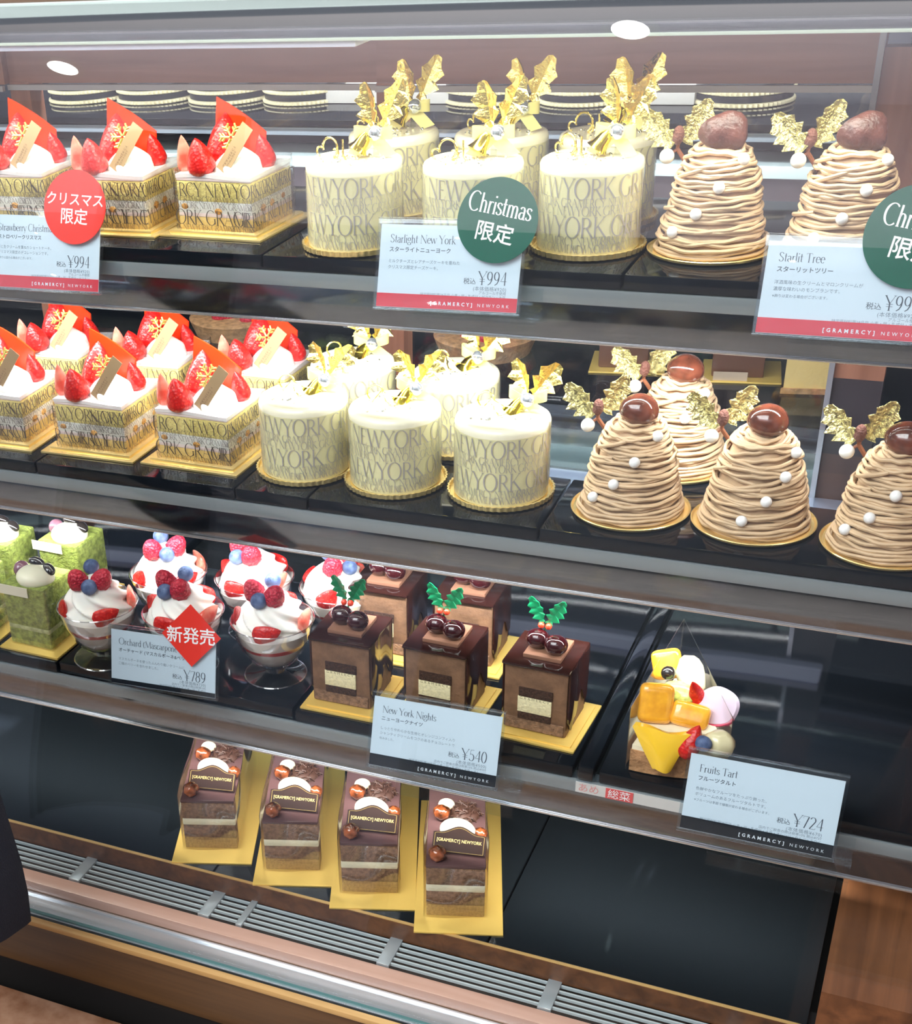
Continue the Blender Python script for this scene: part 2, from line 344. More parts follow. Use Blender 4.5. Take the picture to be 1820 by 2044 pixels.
# ------------------------------------------------------------------ lettering
def arc(cx, cy, rx, ry, a0, a1, n=18):
    return [(cx + rx * math.cos(R_(a0 + (a1 - a0) * i / n)), cy + ry * math.sin(R_(a0 + (a1 - a0) * i / n))) for i in range(n + 1)]
SS = [(0.5, 0.82), (0.42, 0.95), (0.27, 1.0), (0.13, 0.93), (0.09, 0.77), (0.17, 0.62), (0.32, 0.51), (0.47, 0.39), (0.52, 0.24), (0.46, 0.08), (0.3, -0.01), (0.14, 0.05), (0.07, 0.2)]
GL = {
 'A': (.86, [('t', [(.08, 0), (.43, 1)]), ('T', [(.40, 1), (.78, 0)]), ('t', [(.21, .36), (.63, .36)])], [(.08, 0), (.78, 0)]),
 'C': (.80, [('a', arc(.45, .5, .40, .52, 48, 312))], []),
 'E': (.62, [('T', [(.14, 0), (.14, 1)]), ('t', [(.1, .97), (.52, .97), (.54, .82)]), ('t', [(.14, .52), (.46, .52)]), ('t', [(.1, .03), (.54, .03), (.58, .2)])], []),
 'F': (.58, [('T', [(.14, 0), (.14, 1)]), ('t', [(.1, .97), (.52, .97), (.54, .82)]), ('t', [(.14, .52), (.44, .52)])], [(.14, 0)]),
 'G': (.90, [('a', arc(.47, .5, .42, .52, 48, 330)), ('T', [(.80, .06), (.80, .42)])], [(.80, .42)]),
 'K': (.80, [('T', [(.14, 0), (.14, 1)]), ('t', [(.14, .40), (.66, 1)]), ('T', [(.29, .57), (.76, 0)])], [(.14, 0), (.14, 1), (.66, 1), (.76, 0)]),
 'M': (1.05, [('t', [(.13, 0), (.17, 1)]), ('T', [(.15, 1), (.52, .05)]), ('t', [(.52, .05), (.88, 1)]), ('T', [(.88, 1), (.93, 0)])], [(.13, 0), (.93, 0)]),
 'N': (.92, [('t', [(.14, 0), (.14, 1)]), ('T', [(.12, 1), (.80, 0)]), ('t', [(.80, 0), (.80, 1)])], [(.14, 0), (.80, 1)]),
 'O': (.95, [('a', arc(.47, .5, .42, .52, 0, 360, 28))], []),
 'R': (.74, [('T', [(.14, 0), (.14, 1)]), ('a', [(.1, .97), (.33, .97)] + arc(.34, .73, .22, .24, 90, -90, 12) + [(.14, .49)]), ('T', [(.35, .5), (.72, 0)])], [(.14, 0), (.72, 0)]),
 'S': (.60, [('a', SS)], []),
 'T': (.72, [('T', [(.36, 0), (.36, 1)]), ('t', [(.03, .82), (.05, .97), (.67, .97), (.69, .82)])], [(.36, 0)]),
 'W': (1.2, [('T', [(.05, 1), (.36, 0)]), ('t', [(.36, 0), (.61, .95)]), ('T', [(.58, 1), (.88, 0)]), ('t', [(.88, 0), (1.14, 1)])], [(.05, 1), (1.14, 1)]),
 'Y': (.76, [('T', [(.04, 1), (.39, .46)]), ('t', [(.39, .46), (.72, 1)]), ('T', [(.38, .48), (.38, 0)])], [(.04, 1), (.72, 1), (.38, 0)]),
 'a': (.50, [('T', [(.38, 0), (.38, .44)]), ('a', arc(.23, .44, .15, .18, 0, 155, 10)), ('a', [(.38, .36)] + arc(.22, .17, .15, .17, 70, 330, 14))], [(.42, 0)]),
 'b': (.54, [('T', [(.11, 0), (.11, 1)]), ('a', arc(.28, .31, .19, .31, 0, 360))], []),
 'c': (.48, [('a', arc(.27, .31, .2, .32, 45, 315))], []),
 'd': (.56, [('T', [(.43, 0), (.43, 1)]), ('a', arc(.25, .31, .19, .31, 0, 360))], [(.47, 0)]),
 'e': (.50, [('a', arc(.26, .31, .2, .32, 5, 315)), ('t', [(.07, .35), (.46, .35)])], []),
 'g': (.52, [('a', arc(.24, .42, .17, .2, 0, 360)), ('a', arc(.25, -.1, .21, .16, 0, 360)), ('t', [(.36, .56), (.52, .62)])], []),
 'h': (.56, [('T', [(.12, 0), (.12, 1)]), ('a', arc(.27, .38, .16, .23, 170, 0, 10)), ('T', [(.43, .38), (.43, 0)])], [(.12, 0), (.43, 0)]),
 'i': (.26, [('T', [(.13, 0), (.13, .62)]), ('T', [(.13, .84), (.13, .94)])], [(.13, 0)]),
 'k': (.54, [('T', [(.12, 0), (.12, 1)]), ('t', [(.12, .25), (.42, .6)]), ('T', [(.21, .36), (.49, 0)])], [(.12, 0), (.49, 0)]),
 'l': (.25, [('T', [(.12, 0), (.12, 1)])], [(.12, 0)]),
 'm': (.86, [('T', [(.12, 0), (.12, .62)]), ('a', arc(.27, .38, .15, .23, 170, 0, 10)), ('T', [(.42, .38), (.42, 0)]), ('a', arc(.57, .38, .15, .23, 170, 0, 10)), ('T', [(.72, .38), (.72, 0)])], [(.12, 0), (.42, 0), (.72, 0)]),
 'n': (.56, [('T', [(.12, 0), (.12, .62)]), ('a', arc(.27, .38, .16, .23, 170, 0, 10)), ('T', [(.43, .38), (.43, 0)])], [(.12, 0), (.43, 0)]),
 'o': (.54, [('a', arc(.27, .31, .22, .32, 0, 360))], []),
 'p': (.55, [('T', [(.12, -.32), (.12, .62)]), ('a', arc(.28, .31, .19, .31, 0, 360))], [(.12, -.32)]),
 'r': (.38, [('T', [(.12, 0), (.12, .62)]), ('a', arc(.28, .4, .15, .2, 170, 55, 8))], [(.12, 0)]),
 's': (.40, [('a', [(x * .72, y * .62) for x, y in SS])], []),
 't': (.34, [('T', [(.16, .04), (.16, .88)]), ('t', [(.02, .6), (.32, .6)]), ('t', [(.16, .02), (.3, .04)])], []),
 'u': (.56, [('T', [(.12, .62), (.12, .18)]), ('a', arc(.27, .19, .16, .19, 180, 360, 10)), ('T', [(.43, .62), (.43, 0)])], []),
 'w': (.78, [('T', [(.03, .62), (.22, 0)]), ('t', [(.22, 0), (.38, .58)]), ('T', [(.37, .62), (.56, 0)]), ('t', [(.56, 0), (.74, .62)])], [(.03, .62), (.74, .62)]),
 'y': (.52, [('T', [(.03, .62), (.26, 0)]), ('t', [(.48, .62), (.2, -.26), (.1, -.28)])], [(.03, .62), (.48, .62)]),
 '0': (.60, [('a', arc(.29, .5, .23, .5, 0, 360, 24))], []),
 '2': (.58, [('a', arc(.28, .74, .21, .25, 160, -25, 12) + [(.08, .03)]), ('t', [(.06, .03), (.52, .03), (.54, .14)])], []),
 '4': (.60, [('t', [(.42, 1), (.04, .3)]), ('t', [(.04, .3), (.57, .3)]), ('T', [(.42, 1), (.42, 0)])], []),
 '5': (.58, [('t', [(.16, .97), (.48, .99)]), ('t', [(.16, .97), (.12, .54)]), ('a', arc(.25, .31, .24, .31, 125, -150, 16))], []),
 '7': (.56, [('t', [(.05, .82), (.07, .97), (.51, .97)]), ('T', [(.5, .96), (.2, 0)])], []),
 '8': (.58, [('a', arc(.28, .75, .18, .24, 0, 360)), ('a', arc(.28, .27, .22, .28, 0, 360))], []),
 '9': (.60, [('a', arc(.28, .68, .21, .31, 0, 360)), ('a', [(.49, .66), (.46, .35), (.34, .12), (.14, 0)])], []),
 '\u00a5': (.76, [('T', [(.04, 1), (.39, .46)]), ('t', [(.39, .46), (.72, 1)]), ('T', [(.38, .48), (.38, 0)]), ('t', [(.14, .42), (.62, .42)]), ('t', [(.14, .26), (.62, .26)])], [(.04, 1), (.72, 1), (.38, 0)]),
 '(': (.34, [('a', arc(.46, .38, .36, .62, 130, 230, 10))], []), ')': (.34, [('a', arc(-.12, .38, .36, .62, 50, -50, 10))], []),
 ' ': (.30, [], [])}
def serif(text, size, x0=0.0, y0=0.0, sx=1.0, thick=0.10, thin=0.03, track=0.0, ser=0.09):
    """serif lettering as flat quads: (verts2d, faces), width"""
    V = []; Fc = []; x = x0
    def strip(pts, kind, ox):
        n = len(pts); base = len(V)
        for i, p in enumerate(pts):
            a = pts[max(i - 1, 0)]; b = pts[min(i + 1, n - 1)]
            if pts[0] == pts[-1] and n > 3:
                if i == 0: a = pts[-2]
                if i == n - 1: b = pts[1]
            dx, dy = b[0] - a[0], b[1] - a[1]; L = math.hypot(dx, dy) or 1; dx /= L; dy /= L
            wd = thick if kind == 'T' else thin if kind == 't' else thin + (thick * 1.08 - thin) * abs(dy) ** 1.7
            nx, ny = -dy * wd / 2, dx * wd / 2
            for s_ in (1, -1): V.append((ox + (p[0] + s_ * nx) * size * sx, y0 + (p[1] + s_ * ny) * size))
        for i in range(n - 1): Fc.append((base + 2 * i, base + 2 * i + 1, base + 2 * i + 3, base + 2 * i + 2))
    for ch in text:
        adv, st, se = GL.get(ch, GL[' '])
        for kind, pts in st: strip(pts, kind, x)
        for px, py in se: strip([(px - ser, py), (px + ser, py)], 't', x)
        x += (adv + track) * size * sx
    return V, Fc, x - x0
def sans(text, size, x0=0.0, y0=0.0, align='LEFT', space=1.0, bold=0.0, sx=1.0):
    """lettering from the built-in font, flat"""
    c = bpy.data.curves.new('tmp', 'FONT'); c.body = text; c.size = size; c.align_x = align; c.space_character = space; c.offset = bold; c.resolution_u = 2
    o = bpy.data.objects.new('tmp', c); COL.objects.link(o)
    me = bpy.data.meshes.new_from_object(o.evaluated_get(bpy.context.evaluated_depsgraph_get()))
    V = [(v.co.x * sx + x0, v.co.y + y0) for v in me.vertices]; Fc = [tuple(p.vertices) for p in me.polygons]
    bpy.data.objects.remove(o); bpy.data.curves.remove(c); bpy.data.meshes.remove(me)
    return V, Fc
def on_plane(mb, VF, fn): mb.add([fn(x, y) for x, y in VF[0]], VF[1], False)

# ------------------------------------------------------------------ the shop around the showcase
def bx(c, d, rot=None, bev=0.0): return MB().box(c, d, rot, bev)
floor_m = mat('shop floor', (0.30, 0.24, 0.20), 0.25, var=0.25, vscale=9)
wall_m = mat('shop wall', (0.62, 0.58, 0.60), 0.8)
ceil_m = mat('shop ceiling', (0.80, 0.77, 0.82), 0.9)
dark_m = mat('dark cabinet', (0.035, 0.042, 0.055), 0.25, bump=0.05, scale=30)
struct('floor', bx((-0.8, 0.2, -0.03), (6.6, 6.4, 0.06)), floor_m)
struct('ceiling', bx((-0.8, 0.2, 2.83), (6.6, 6.4, 0.06)), ceil_m)
struct('wall_front', bx((-0.8, -2.95, 1.4), (6.6, 0.1, 2.86)), wall_m)
struct('wall_back', bx((-0.8, 3.35, 1.4), (6.6, 0.1, 2.86)), mat('staff wall', (0.25, 0.22, 0.21), 0.8))
struct('wall_side', bx((-4.05, 0.2, 1.4), (0.1, 6.4, 2.86)), wall_m)
struct('wall_east', bx((2.45, 0.2, 1.4), (0.1, 6.4, 2.86)), wall_m)
struct('trim_reflected_block', bx((-2.6, -2.70, 0.52), (2.6, 0.38, 1.04)), mat('blue grey reflected block', (0.10, 0.13, 0.18), 0.5))  # unseen block added so the front glass reflects a dim blue-grey
struct('trim_reflected_block_end', bx((0.4, -2.70, 0.52), (3.3, 0.38, 1.04)), mat('black reflected block', (0.006, 0.006, 0.007), 0.6))  # unseen too, added to keep reflections black toward the end panel
struct('trim_reflected_panel', bx((-0.8, -2.87, 1.69), (6.4, 0.06, 1.30)), mat('grey reflected panel', (0.11, 0.12, 0.14), 0.6))  # added out of view to cut the haze on the front glass
lampm = mat('lamp disc', (1, 1, 1), 0.5, emit=(1.0, 0.96, 0.9), estr=28)
for x, y in ((-3.1, -2.62), (-1.0, -2.41), (0.55, 0.25), (0.9, -1.4)):
    t = thing('downlight', 'round white downlight set in the ceiling', 'ceiling light', (x, y, 2.8), group='ceiling downlights')
    MB().lathe([(0.055, -0.004), (0.075, -0.008), (0.085, -0.004), (0.085, 0.0), (0.055, 0.0)], 40, cap=False).build('ring', mat('lamp ring', (0.8, 0.8, 0.8), 0.4), t)
    MB().lathe([(0.0005, -0.003), (0.057, -0.003)], 40, cap=False).build('diffuser', lampm, t)

# ------------------------------------------------------------------ the showcase
case = thing('display_case', 'refrigerated glass pastry showcase with three lit shelves and brown wood trim', 'display case', (0, 0, 0))
XC = (XL + XR) / 2; XW = XR - XL
def Z(z): return EYE + z
GB, GT = (0.689, Z(-0.733)), (0.8807, Z(-0.107))          # front glass: bottom and top edge (y, z)
# front pane, leaning back
dy, dz = GT[0] - GB[0], GT[1] - GB[1]; gl = math.hypot(dy, dz); lean = -math.atan2(dy, dz)
MB().box((XC, (GB[0] + GT[0]) / 2 - 0.004, (GB[1] + GT[1]) / 2), (XW + 0.1, 0.006, gl), (lean, 0, 0)).build('front_glass', glassm, case)
# top slab with its front trim and lamp housing
tp = MB().box((XC, (0.885 + 1.058) / 2, Z(-0.1125)), (XW + 0.1, 0.173, 0.006), bev=0.001).build('top_slab', mat('grey glass top', (0.16, 0.17, 0.18), 0.07, 0.6), case)
MB().box((XC, 0.8840, Z(-0.1152)), (XW + 0.1, 0.003, 0.0018), bev=0.0005).build('edge_trim', mat('pale green glass edge', (0.55, 0.62, 0.50), 0.15), tp)
MB().box((XC, 1.0595, Z(-0.1090)), (XW + 0.1, 0.006, 0.0034), bev=0.001).build('rear_lip', mat('pale glass edge', (0.60, 0.70, 0.64), 0.12), tp)
MB().box((-0.725, 0.900, Z(-0.1180)), (0.72, 0.030, 0.0040), bev=0.001).build('lamp_housing', mat('lamp housing', (0.62, 0.62, 0.72), 0.35), tp)
MB().box((XC, 1.13, Z(-0.118)), (XW + 0.1, 0.13, 0.02)).build('rear_top', wood_g, tp)
# shelves
rail_m = steel; glass_e = mat('shelf glass edge', (0.26, 0.29, 0.30), 0.10, 0.2, spec=0.7)
shelves = []
for T, F, depth in ((T1, F1, 0.22), (T2, F2, 0.25), (T3, F3, 0.30)):
    sh = MB().box((XC, F + depth / 2 + 0.002, T - 0.0145), (XW, depth, 0.008)).build('shelf', clear('shelf glass', (0.80, 0.86, 0.86), 1.2, 0.03), case)
    MB().box((XC, F + 0.0005, T - 0.0150), (XW, 0.003, 0.0096), bev=0.0006).build('shelf_edge', glass_e, sh)
    MB().box((XC, F + 0.003, T - 0.0318), (XW, 0.004, 0.0236), bev=0.0008).build('front_rail', rail_m, sh)
    MB().box((XC, F + 0.0012, T - 0.0195), (XW, 0.0022, 0.0012)).build('rail_bead', mat('bright bead', (0.75, 0.75, 0.72), 0.2, 0.9), sh)
    MB().box((XC, F + 0.0035, T - 0.0442), (XW, 0.008, 0.0014), bev=0.0004).build('rail_lip', mat('bright lip', (0.78, 0.72, 0.68), 0.18, 0.8), sh)
    MB().box((XC, F + 0.015, T - 0.0215), (XW - 0.06, 0.018, 0.005), bev=0.001).build('lamp_housing', mat('lamp housing', (0.72, 0.72, 0.78), 0.35), sh)
    shelves.append(sh)
# lower deck: black panels, each liftable
seams = (-1.10, -0.452, -0.2255, -0.004)
for k in range(3):
    a, b = seams[k], seams[k + 1]
    p = MB().box(((a + b) / 2, (F4 + 1.11) / 2, T4 - 0.004), (b - a - 0.0015, 1.11 - F4, 0.008), bev=0.0008).build('deck_panel', mat('black marbled panel', (0.010, 0.013, 0.016), 0.09, var=0.0, spec=0.5), None)
    tag(p, ('glossy black deck panel lying bare below the black trays', 'glossy black deck panel carrying the chocolate slices on gold boards', 'glossy black deck panel lying bare beside the end panel')[k], 'panel')
    if k == 0: p['label'] = 'glossy black deck panel lying bare beside the dark coat'
# rails and grille below the deck (one run each along the front)
MB().box((XC, F4 + 0.012, T4 - 0.0105), (XW, 0.022, 0.005)).build('deck_support', blackmat, case)
MB().box((-0.553, F4 - 0.002, T4 - 0.0085), (1.094, 0.004, 0.017)).build('deck_skirt', wood_e, case)
MB().box((-0.553, F4 - 0.0018, T4 - 0.0001), (1.094, 0.0028, 0.0010)).build('skirt_edge', wood_h, case)
g = MB(); GZ = Z(-0.7225)
for k in range(5): g.box((-0.553, 0.7245 + k * 0.0058, GZ), (1.094, 0.0014, 0.0022))
gr = g.build('grille', mat('grille bars', (0.62, 0.70, 0.72), 0.35, 0.3), case)
for x in (-0.83, -0.5652, -0.4450, -0.2946, -0.1730, -0.05):
    MB().box((x, 0.736, GZ + 0.0008), (0.010, 0.032, 0.003), bev=0.0006).build('cross_bar', mat('grille cross bar', (0.45, 0.50, 0.53), 0.25, 0.5), gr)
MB().box((-0.4141, 0.736, GZ + 0.0008), (0.0055, 0.032, 0.003), bev=0.0006).build('cross_bar', MATS['grille cross bar'], gr)
MB().box((XC, 0.736, GZ - 0.02), (XW, 0.034, 0.003)).build('air_duct', mat('air duct', (0.006, 0.009, 0.011), 0.8), case)
MB().box((XC, 0.7125, Z(-0.7275)), (XW + 0.1, 0.0135, 0.012), bev=0.0012).build('wood_rail', pinkwood, case)
MB().box((XC, 0.7065, Z(-0.737)), (XW + 0.1, 0.003, 0.012)).build('rail_skirt', wood_g, case)
MB().box((XC, 0.6945, Z(-0.7375)), (XW + 0.1, 0.0225, 0.008)).build('glass_channel', steel_rail, case)
MB().box((XC, 0.7045, Z(-0.7325)), (XW + 0.1, 0.0018, 0.002)).build('channel_bead', mat('channel bead', (0.80, 0.80, 0.82), 0.2, 0.6), case)
MB().box((XC, 0.6860, Z(-0.7335)), (XW + 0.1, 0.0026, 0.0026)).build('glass_edge', mat('teal glass edge', (0.08, 0.19, 0.19), 0.12), case)
MB().box((XC, 0.6815, Z(-0.738)), (XW + 0.1, 0.007, 0.008)).build('seal', mat('black seal', (0.01, 0.012, 0.012), 0.4), case)
MB().box((XC, 0.6765, Z(-0.7345)), (XW + 0.1, 0.006, 0.005), bev=0.001).build('plinth_edge', wood_h, case)
MB().box((XC, 0.690, Z(-0.762)), (XW + 0.1, 0.024, 0.050)).build('plinth', wood_g, case)
MB().box((XC, 0.86, Z(-0.83)), (XW + 0.1, 0.36, 0.18)).build('base', mat('dark base', (0.01, 0.009, 0.008), 0.6), case)
# end panel, its low cabinet
MB().box((XR + 0.014, 0.97, Z(-0.40)), (0.022, 0.36, 0.62)).build('end_panel', wood_v, case)
ce = MB().box((0.031, 0.908, Z(-0.72)), (0.062, 0.42, 0.195)).build('end_cabinet', wood_e, case)
# rear sliding doors: wooden frames with panes
door_x = (-1.10, -0.800, -0.443, -0.075)
for k in range(3):
    a, b = door_x[k], door_x[k + 1]
    y = YB + (0.004 if k % 2 else -0.004)
    d = MB().box(((a + b) / 2, y, Z(-0.155)), (b - a, 0.02, 0.047)).build('sliding_door', wood_r, case)
    MB().box((a + 0.0105, y - 0.0005, Z(-0.405)), (0.021, 0.021, 0.455)).build('stile', wood_v, d)
    MB().box(((a + b) / 2, y, Z(-0.405)), (b - a, 0.004, 0.455)).build('pane', glassm, d)
    MB().box(((a + b) / 2, y - 0.0125, Z(-0.1815)), (b - a, 0.004, 0.0045)).build('rail', mat('door rail', (0.50, 0.46, 0.47), 0.3, 0.3), d)
MB().box((-0.0575, YB - 0.012, Z(-0.270)), (0.036, 0.014, 0.23)).build('corner_post', wood_v, case)
MB().box((-0.0575, YB - 0.012, Z(-0.52)), (0.036, 0.014, 0.27)).build('corner_post', mat('dark plum post', (0.035, 0.026, 0.034), 0.4), case)
MB().box((-0.0765, YB - 0.022, Z(-0.40)), (0.004, 0.005, 0.52)).build('post_trim', mat('aluminium trim', (0.34, 0.34, 0.40), 0.3, 0.5), case)
MB().box((XC, YB, Z(-0.66)), (XW, 0.03, 0.09)).build('rear_sill', blackmat, case)
rl = MB().box((XC - 0.05, 1.098, Z(-0.5005)), (XW - 0.1, 0.016, 0.020), bev=0.003).build('rear_glow_bar', mat('glowing lilac bar', (0.62, 0.65, 0.85), 0.4, emit=(0.62, 0.70, 1.0), estr=0.5), case)  # added glowing bar imitating a bright strip mirrored at the rear
MB().box((XC - 0.05, 1.098, Z(-0.4860)), (XW - 0.1, 0.018, 0.008)).build('bar_cap', mat('lilac cap', (0.45, 0.45, 0.62), 0.4), rl)

# black trays that carry the pastries
def tray(label, x0, x1, y0, y1, zt, h=0.0095, lip=0.0, material=blackac):
    b = MB().box(((x0 + x1) / 2, (y0 + y1) / 2, zt - h / 2), (x1 - x0, y1 - y0, h), bev=0.0012)
    o = b.build('black_tray', material); tag(o, label, 'tray', 'black display trays')
    return o
tray('black acrylic tray under the strawberry cakes on the top shelf', -1.05, -0.432, F1, F1 + 0.20, T1)
tray('black acrylic tray under the white lettered cakes on the top shelf', -0.4305, -0.187, F1, F1 + 0.20, T1)
tray('black acrylic tray under the chestnut cakes on the top shelf', -0.1855, 0.04, F1, F1 + 0.20, T1)
tray('black tray on the second shelf at the dark coat end under partly hidden strawberry cakes', -1.05, -0.620, F2, F2 + 0.235, T2)
tray('black acrylic tray under the front strawberry cakes on the second shelf', -0.6185, -0.4465, F2, F2 + 0.235, T2)
tray('narrow black tray under the white lettered cake beside the strawberry row', -0.4455, -0.389, F2, 0.915, T2)
tray('black acrylic tray under the front white lettered cakes on the second shelf', -0.3875, -0.2220, F2, 0.915, T2)
tray('black tray under the back white lettered cakes on the second shelf', -0.445, -0.282, 0.917, 1.010, T2)
tray('black acrylic tray under the front chestnut cakes on the second shelf', -0.2205, 0.05, F2, 0.915, T2)
tray('small black tray under the back chestnut cake on the second shelf', -0.203, -0.117, 0.917, 1.005, T2)
tray('black tray under the green tea cakes', -0.85, -0.6005, F3, F3 + 0.26, T3)
tray('raised black tray under the glass dessert cups', -0.5990, -0.3915, F3 + 0.002, F3 + 0.19, T3)
tray('black tray under the glazed chocolate cubes', -0.3885, -0.1795, F3, F3 + 0.26, T3)
tray('black tray under the fruit tart', -0.1615, 0.05, F3, F3 + 0.26, T3)
t = thing('shelf_divider', 'slim black divider bar lying between chocolate cubes and fruit tart', 'divider', (-0.1705, F3, T3 - 0.0095))
MB().box((0, 0.13, 0.006), (0.011, 0.262, 0.012), bev=0.002).build('bar', blackac, t)
MB().box((0, -0.001, 0.0045), (0.011, 0.005, 0.009), bev=0.001).build('clear_end', acryl, t)

# price strip stuck on the third shelf rail
t = thing('shelf_label', 'faded white shelf strip with a red block on the third shelf edge', 'label', (-0.171, F3 - 0.0012, T3 - 0.0150))
MB().box((0.052, 0, 0), (0.115, 0.0006, 0.0085)).build('strip', mat('faded strip', (0.62, 0.60, 0.57), 0.4), t)
MB().box((0.0245, -0.0005, 0), (0.0185, 0.0006, 0.0082)).build('red_block', mat('faded red', (0.66, 0.10, 0.10), 0.4), t)
mb = MB(); on_plane(mb, sans('\u7dcf\u83dc', 0.0078, 0.0166, -0.0027), lambda x, y: (x, -0.001, y)); mb.build('white_print', whiteink, t)
mb = MB(); on_plane(mb, sans('\u3042\u3081', 0.0075, -0.004, -0.0025), lambda x, y: (x, -0.0005, y)); mb.build('pink_print', mat('pink ink', (0.70, 0.30, 0.28), 0.5), t)

# ledge in front of the plinth
struct('trim_ledge', bx((-0.8, 0.49, Z(-0.80) - 0.012), (3.2, 0.34, 0.024), bev=0.003), mat('brown granite ledge', (0.19, 0.085, 0.040), 0.22, var=0.6, vscale=45, col2=(0.33, 0.19, 0.115)))
struct('trim_ledge_base', bx((-0.8, 0.66, 0.21), (3.2, 0.04, 0.42)), mat('ledge base', (0.015, 0.012, 0.010), 0.7))

# ------------------------------------------------------------------ staff side, seen through the rear panes
cab = thing('rear_counter', 'dark service counter with pale lit edges behind the rear panes', 'counter', (0, 1.46, 0))
bk = MB().box((-0.6, 0.09, 0.62), (2.6, 0.03, 1.24)).build('back_panel', dark_m, cab)
pale = mat('pale ledge', (0.70, 0.82, 0.84), 0.3)
steel_l = mat('steel ledge', (0.40, 0.46, 0.54), 0.3, 0.3); lilac = mat('blue grey ledge', (0.26, 0.30, 0.42), 0.4)
for k, (z, yy, th, dp, mm) in enumerate(((Z(-0.236), -0.065, 0.006, 0.26, blackac), (Z(-0.245), -0.177, 0.007, 0.02, steel_l), (Z(-0.2745), -0.145, 0.0105, 0.06, pale), (Z(-0.325), -0.15, 0.012, 0.02, lilac), (Z(-0.470), -0.10, 0.010, 0.30, blackac), (Z(-0.530), -0.23, 0.005, 0.06, blackac))):
    MB().box((-0.6, yy, z), (2.4, dp, th), bev=0.001).build('ledge', mm, cab)
MB().box((-0.6, -0.13, Z(-0.299)), (2.4, 0.02, 0.038)).build('drawer_front', mat('plum drawer', (0.22, 0.17, 0.20), 0.4), cab)
for k, x in enumerate((-0.965, -0.85, -0.735, -0.62, -0.505, -0.39, -0.275, -0.16, -0.06)):
    b = MB().box((x, 1.235, Z(-0.5160)), (0.108 if k < 8 else 0.08, 0.04, 0.023), bev=0.002).build('storage_box', mat('pale box', (0.60, 0.74, 0.74), 0.4))
    tag(b, 'pale storage box in the row low behind the rear panes', 'box', 'pale storage boxes')
# stacks of round gold cake boards
def board_stack(x, label):
    t = thing('cake_board_stack', label, 'cake boards', (x, 1.37, Z(-0.233)), group='stacked gold-edged cake boards')
    for k in range(2):
        z = k * 0.0095
        MB().lathe([(0.040, z), (0.042, z + 0.001), (0.0422, z + 0.0022), (0.042, z + 0.0036), (0.040, z + 0.0045)], 240, fn=lambda a, z, u: 1 + 0.022 * math.cos(60 * a) * (0.1 < u < 0.9)).build('gold_rim', mat('gold rim', (0.90, 0.80, 0.52), 0.35, 0.3), t)
        MB().lathe([(0.041, z + 0.0045), (0.041, z + 0.0094)], 40).build('dark_board', blackmat, t)
for x in (-0.875, -0.79, -0.705, -0.62, -0.43, -0.34, -0.20): board_stack(x, 'stack of round cake boards with gold crimped rims behind the rear panes')
for x in (-0.555, -0.48, -0.27):
    b = MB().box((x, 1.37, Z(-0.226)), (0.065, 0.05, 0.013), bev=0.001).build('carton', mat('pale printed carton', (0.55, 0.52, 0.48), 0.5))
    tag(b, 'flat pale carton among the cake board stacks', 'carton', 'pale cartons')
t = thing('rear_chocolate_cake', 'dark chocolate cake on a gold card behind the rear pane', 'cake', (-0.170, 1.335, Z(-0.465)), 0.15)
MB().box((0, 0, 0.001), (0.070, 0.062, 0.002), bev=0.0008).build('gold_board', goldmat, t)
MB().box((-0.004, 0.004, 0.026), (0.046, 0.046, 0.048), bev=0.002).build('cake_body', mat('chestnut mousse', (0.13, 0.05, 0.03), 0.4), t)
MB().box((-0.01, -0.028, 0.006), (0.03, 0.001, 0.008)).build('paper_band', mat('pale band', (0.55, 0.42, 0.32), 0.5), t)
t = thing('rear_chocolate_cake', 'dark chocolate cake mostly hidden by the chestnut cake behind the rear pane', 'cake', (-0.275, 1.335, Z(-0.465)), 0.15)
MB().box((0, 0, 0.001), (0.070, 0.062, 0.002), bev=0.0008).build('gold_board', goldmat, t)
MB().box((-0.004, 0.004, 0.026), (0.046, 0.046, 0.048), bev=0.002).build('cake_body', MATS['chestnut mousse'], t)
t = thing('rear_cheesecake', 'wedge of wrapped yellow cheesecake behind the rear pane', 'cake', (-0.095, 1.32, Z(-0.465)))
MB().prism([(-0.032, -0.03), (0.04, -0.018), (0.0, 0.055)], 0.036).build('filling', mat('cheesecake', (0.78, 0.56, 0.22), 0.6, bump=0.3, scale=300), t)
MB().prism([(-0.034, -0.032), (0.042, -0.019), (0.0, 0.058)], 0.005).build('cake_base', tartc, t)
for x, lab in ((-0.70, 'red berry tart behind the strawberry cakes at the rear pane'), (-0.42, 'red berry tart behind the white cakes at the rear pane')):
    t = thing('rear_berry_tart', lab, 'cake', (x, 1.34, Z(-0.465)))
    MB().lathe([(0.045, 0), (0.052, 0.018), (0.048, 0.02)], 40).build('tart_shell', tartc, t)
    rnd = random.Random(int(-x * 100)); q = MB()
    for k in range(16):
        a = rnd.uniform(0, 6.3); r = rnd.uniform(0, 0.038); q.ball((r * math.cos(a), r * math.sin(a), 0.022), 0.009, (1, 1, 0.9), seg=10, rings=7)
    o = q.build('berries', rasp, t); o['kind'] = 'stuff'

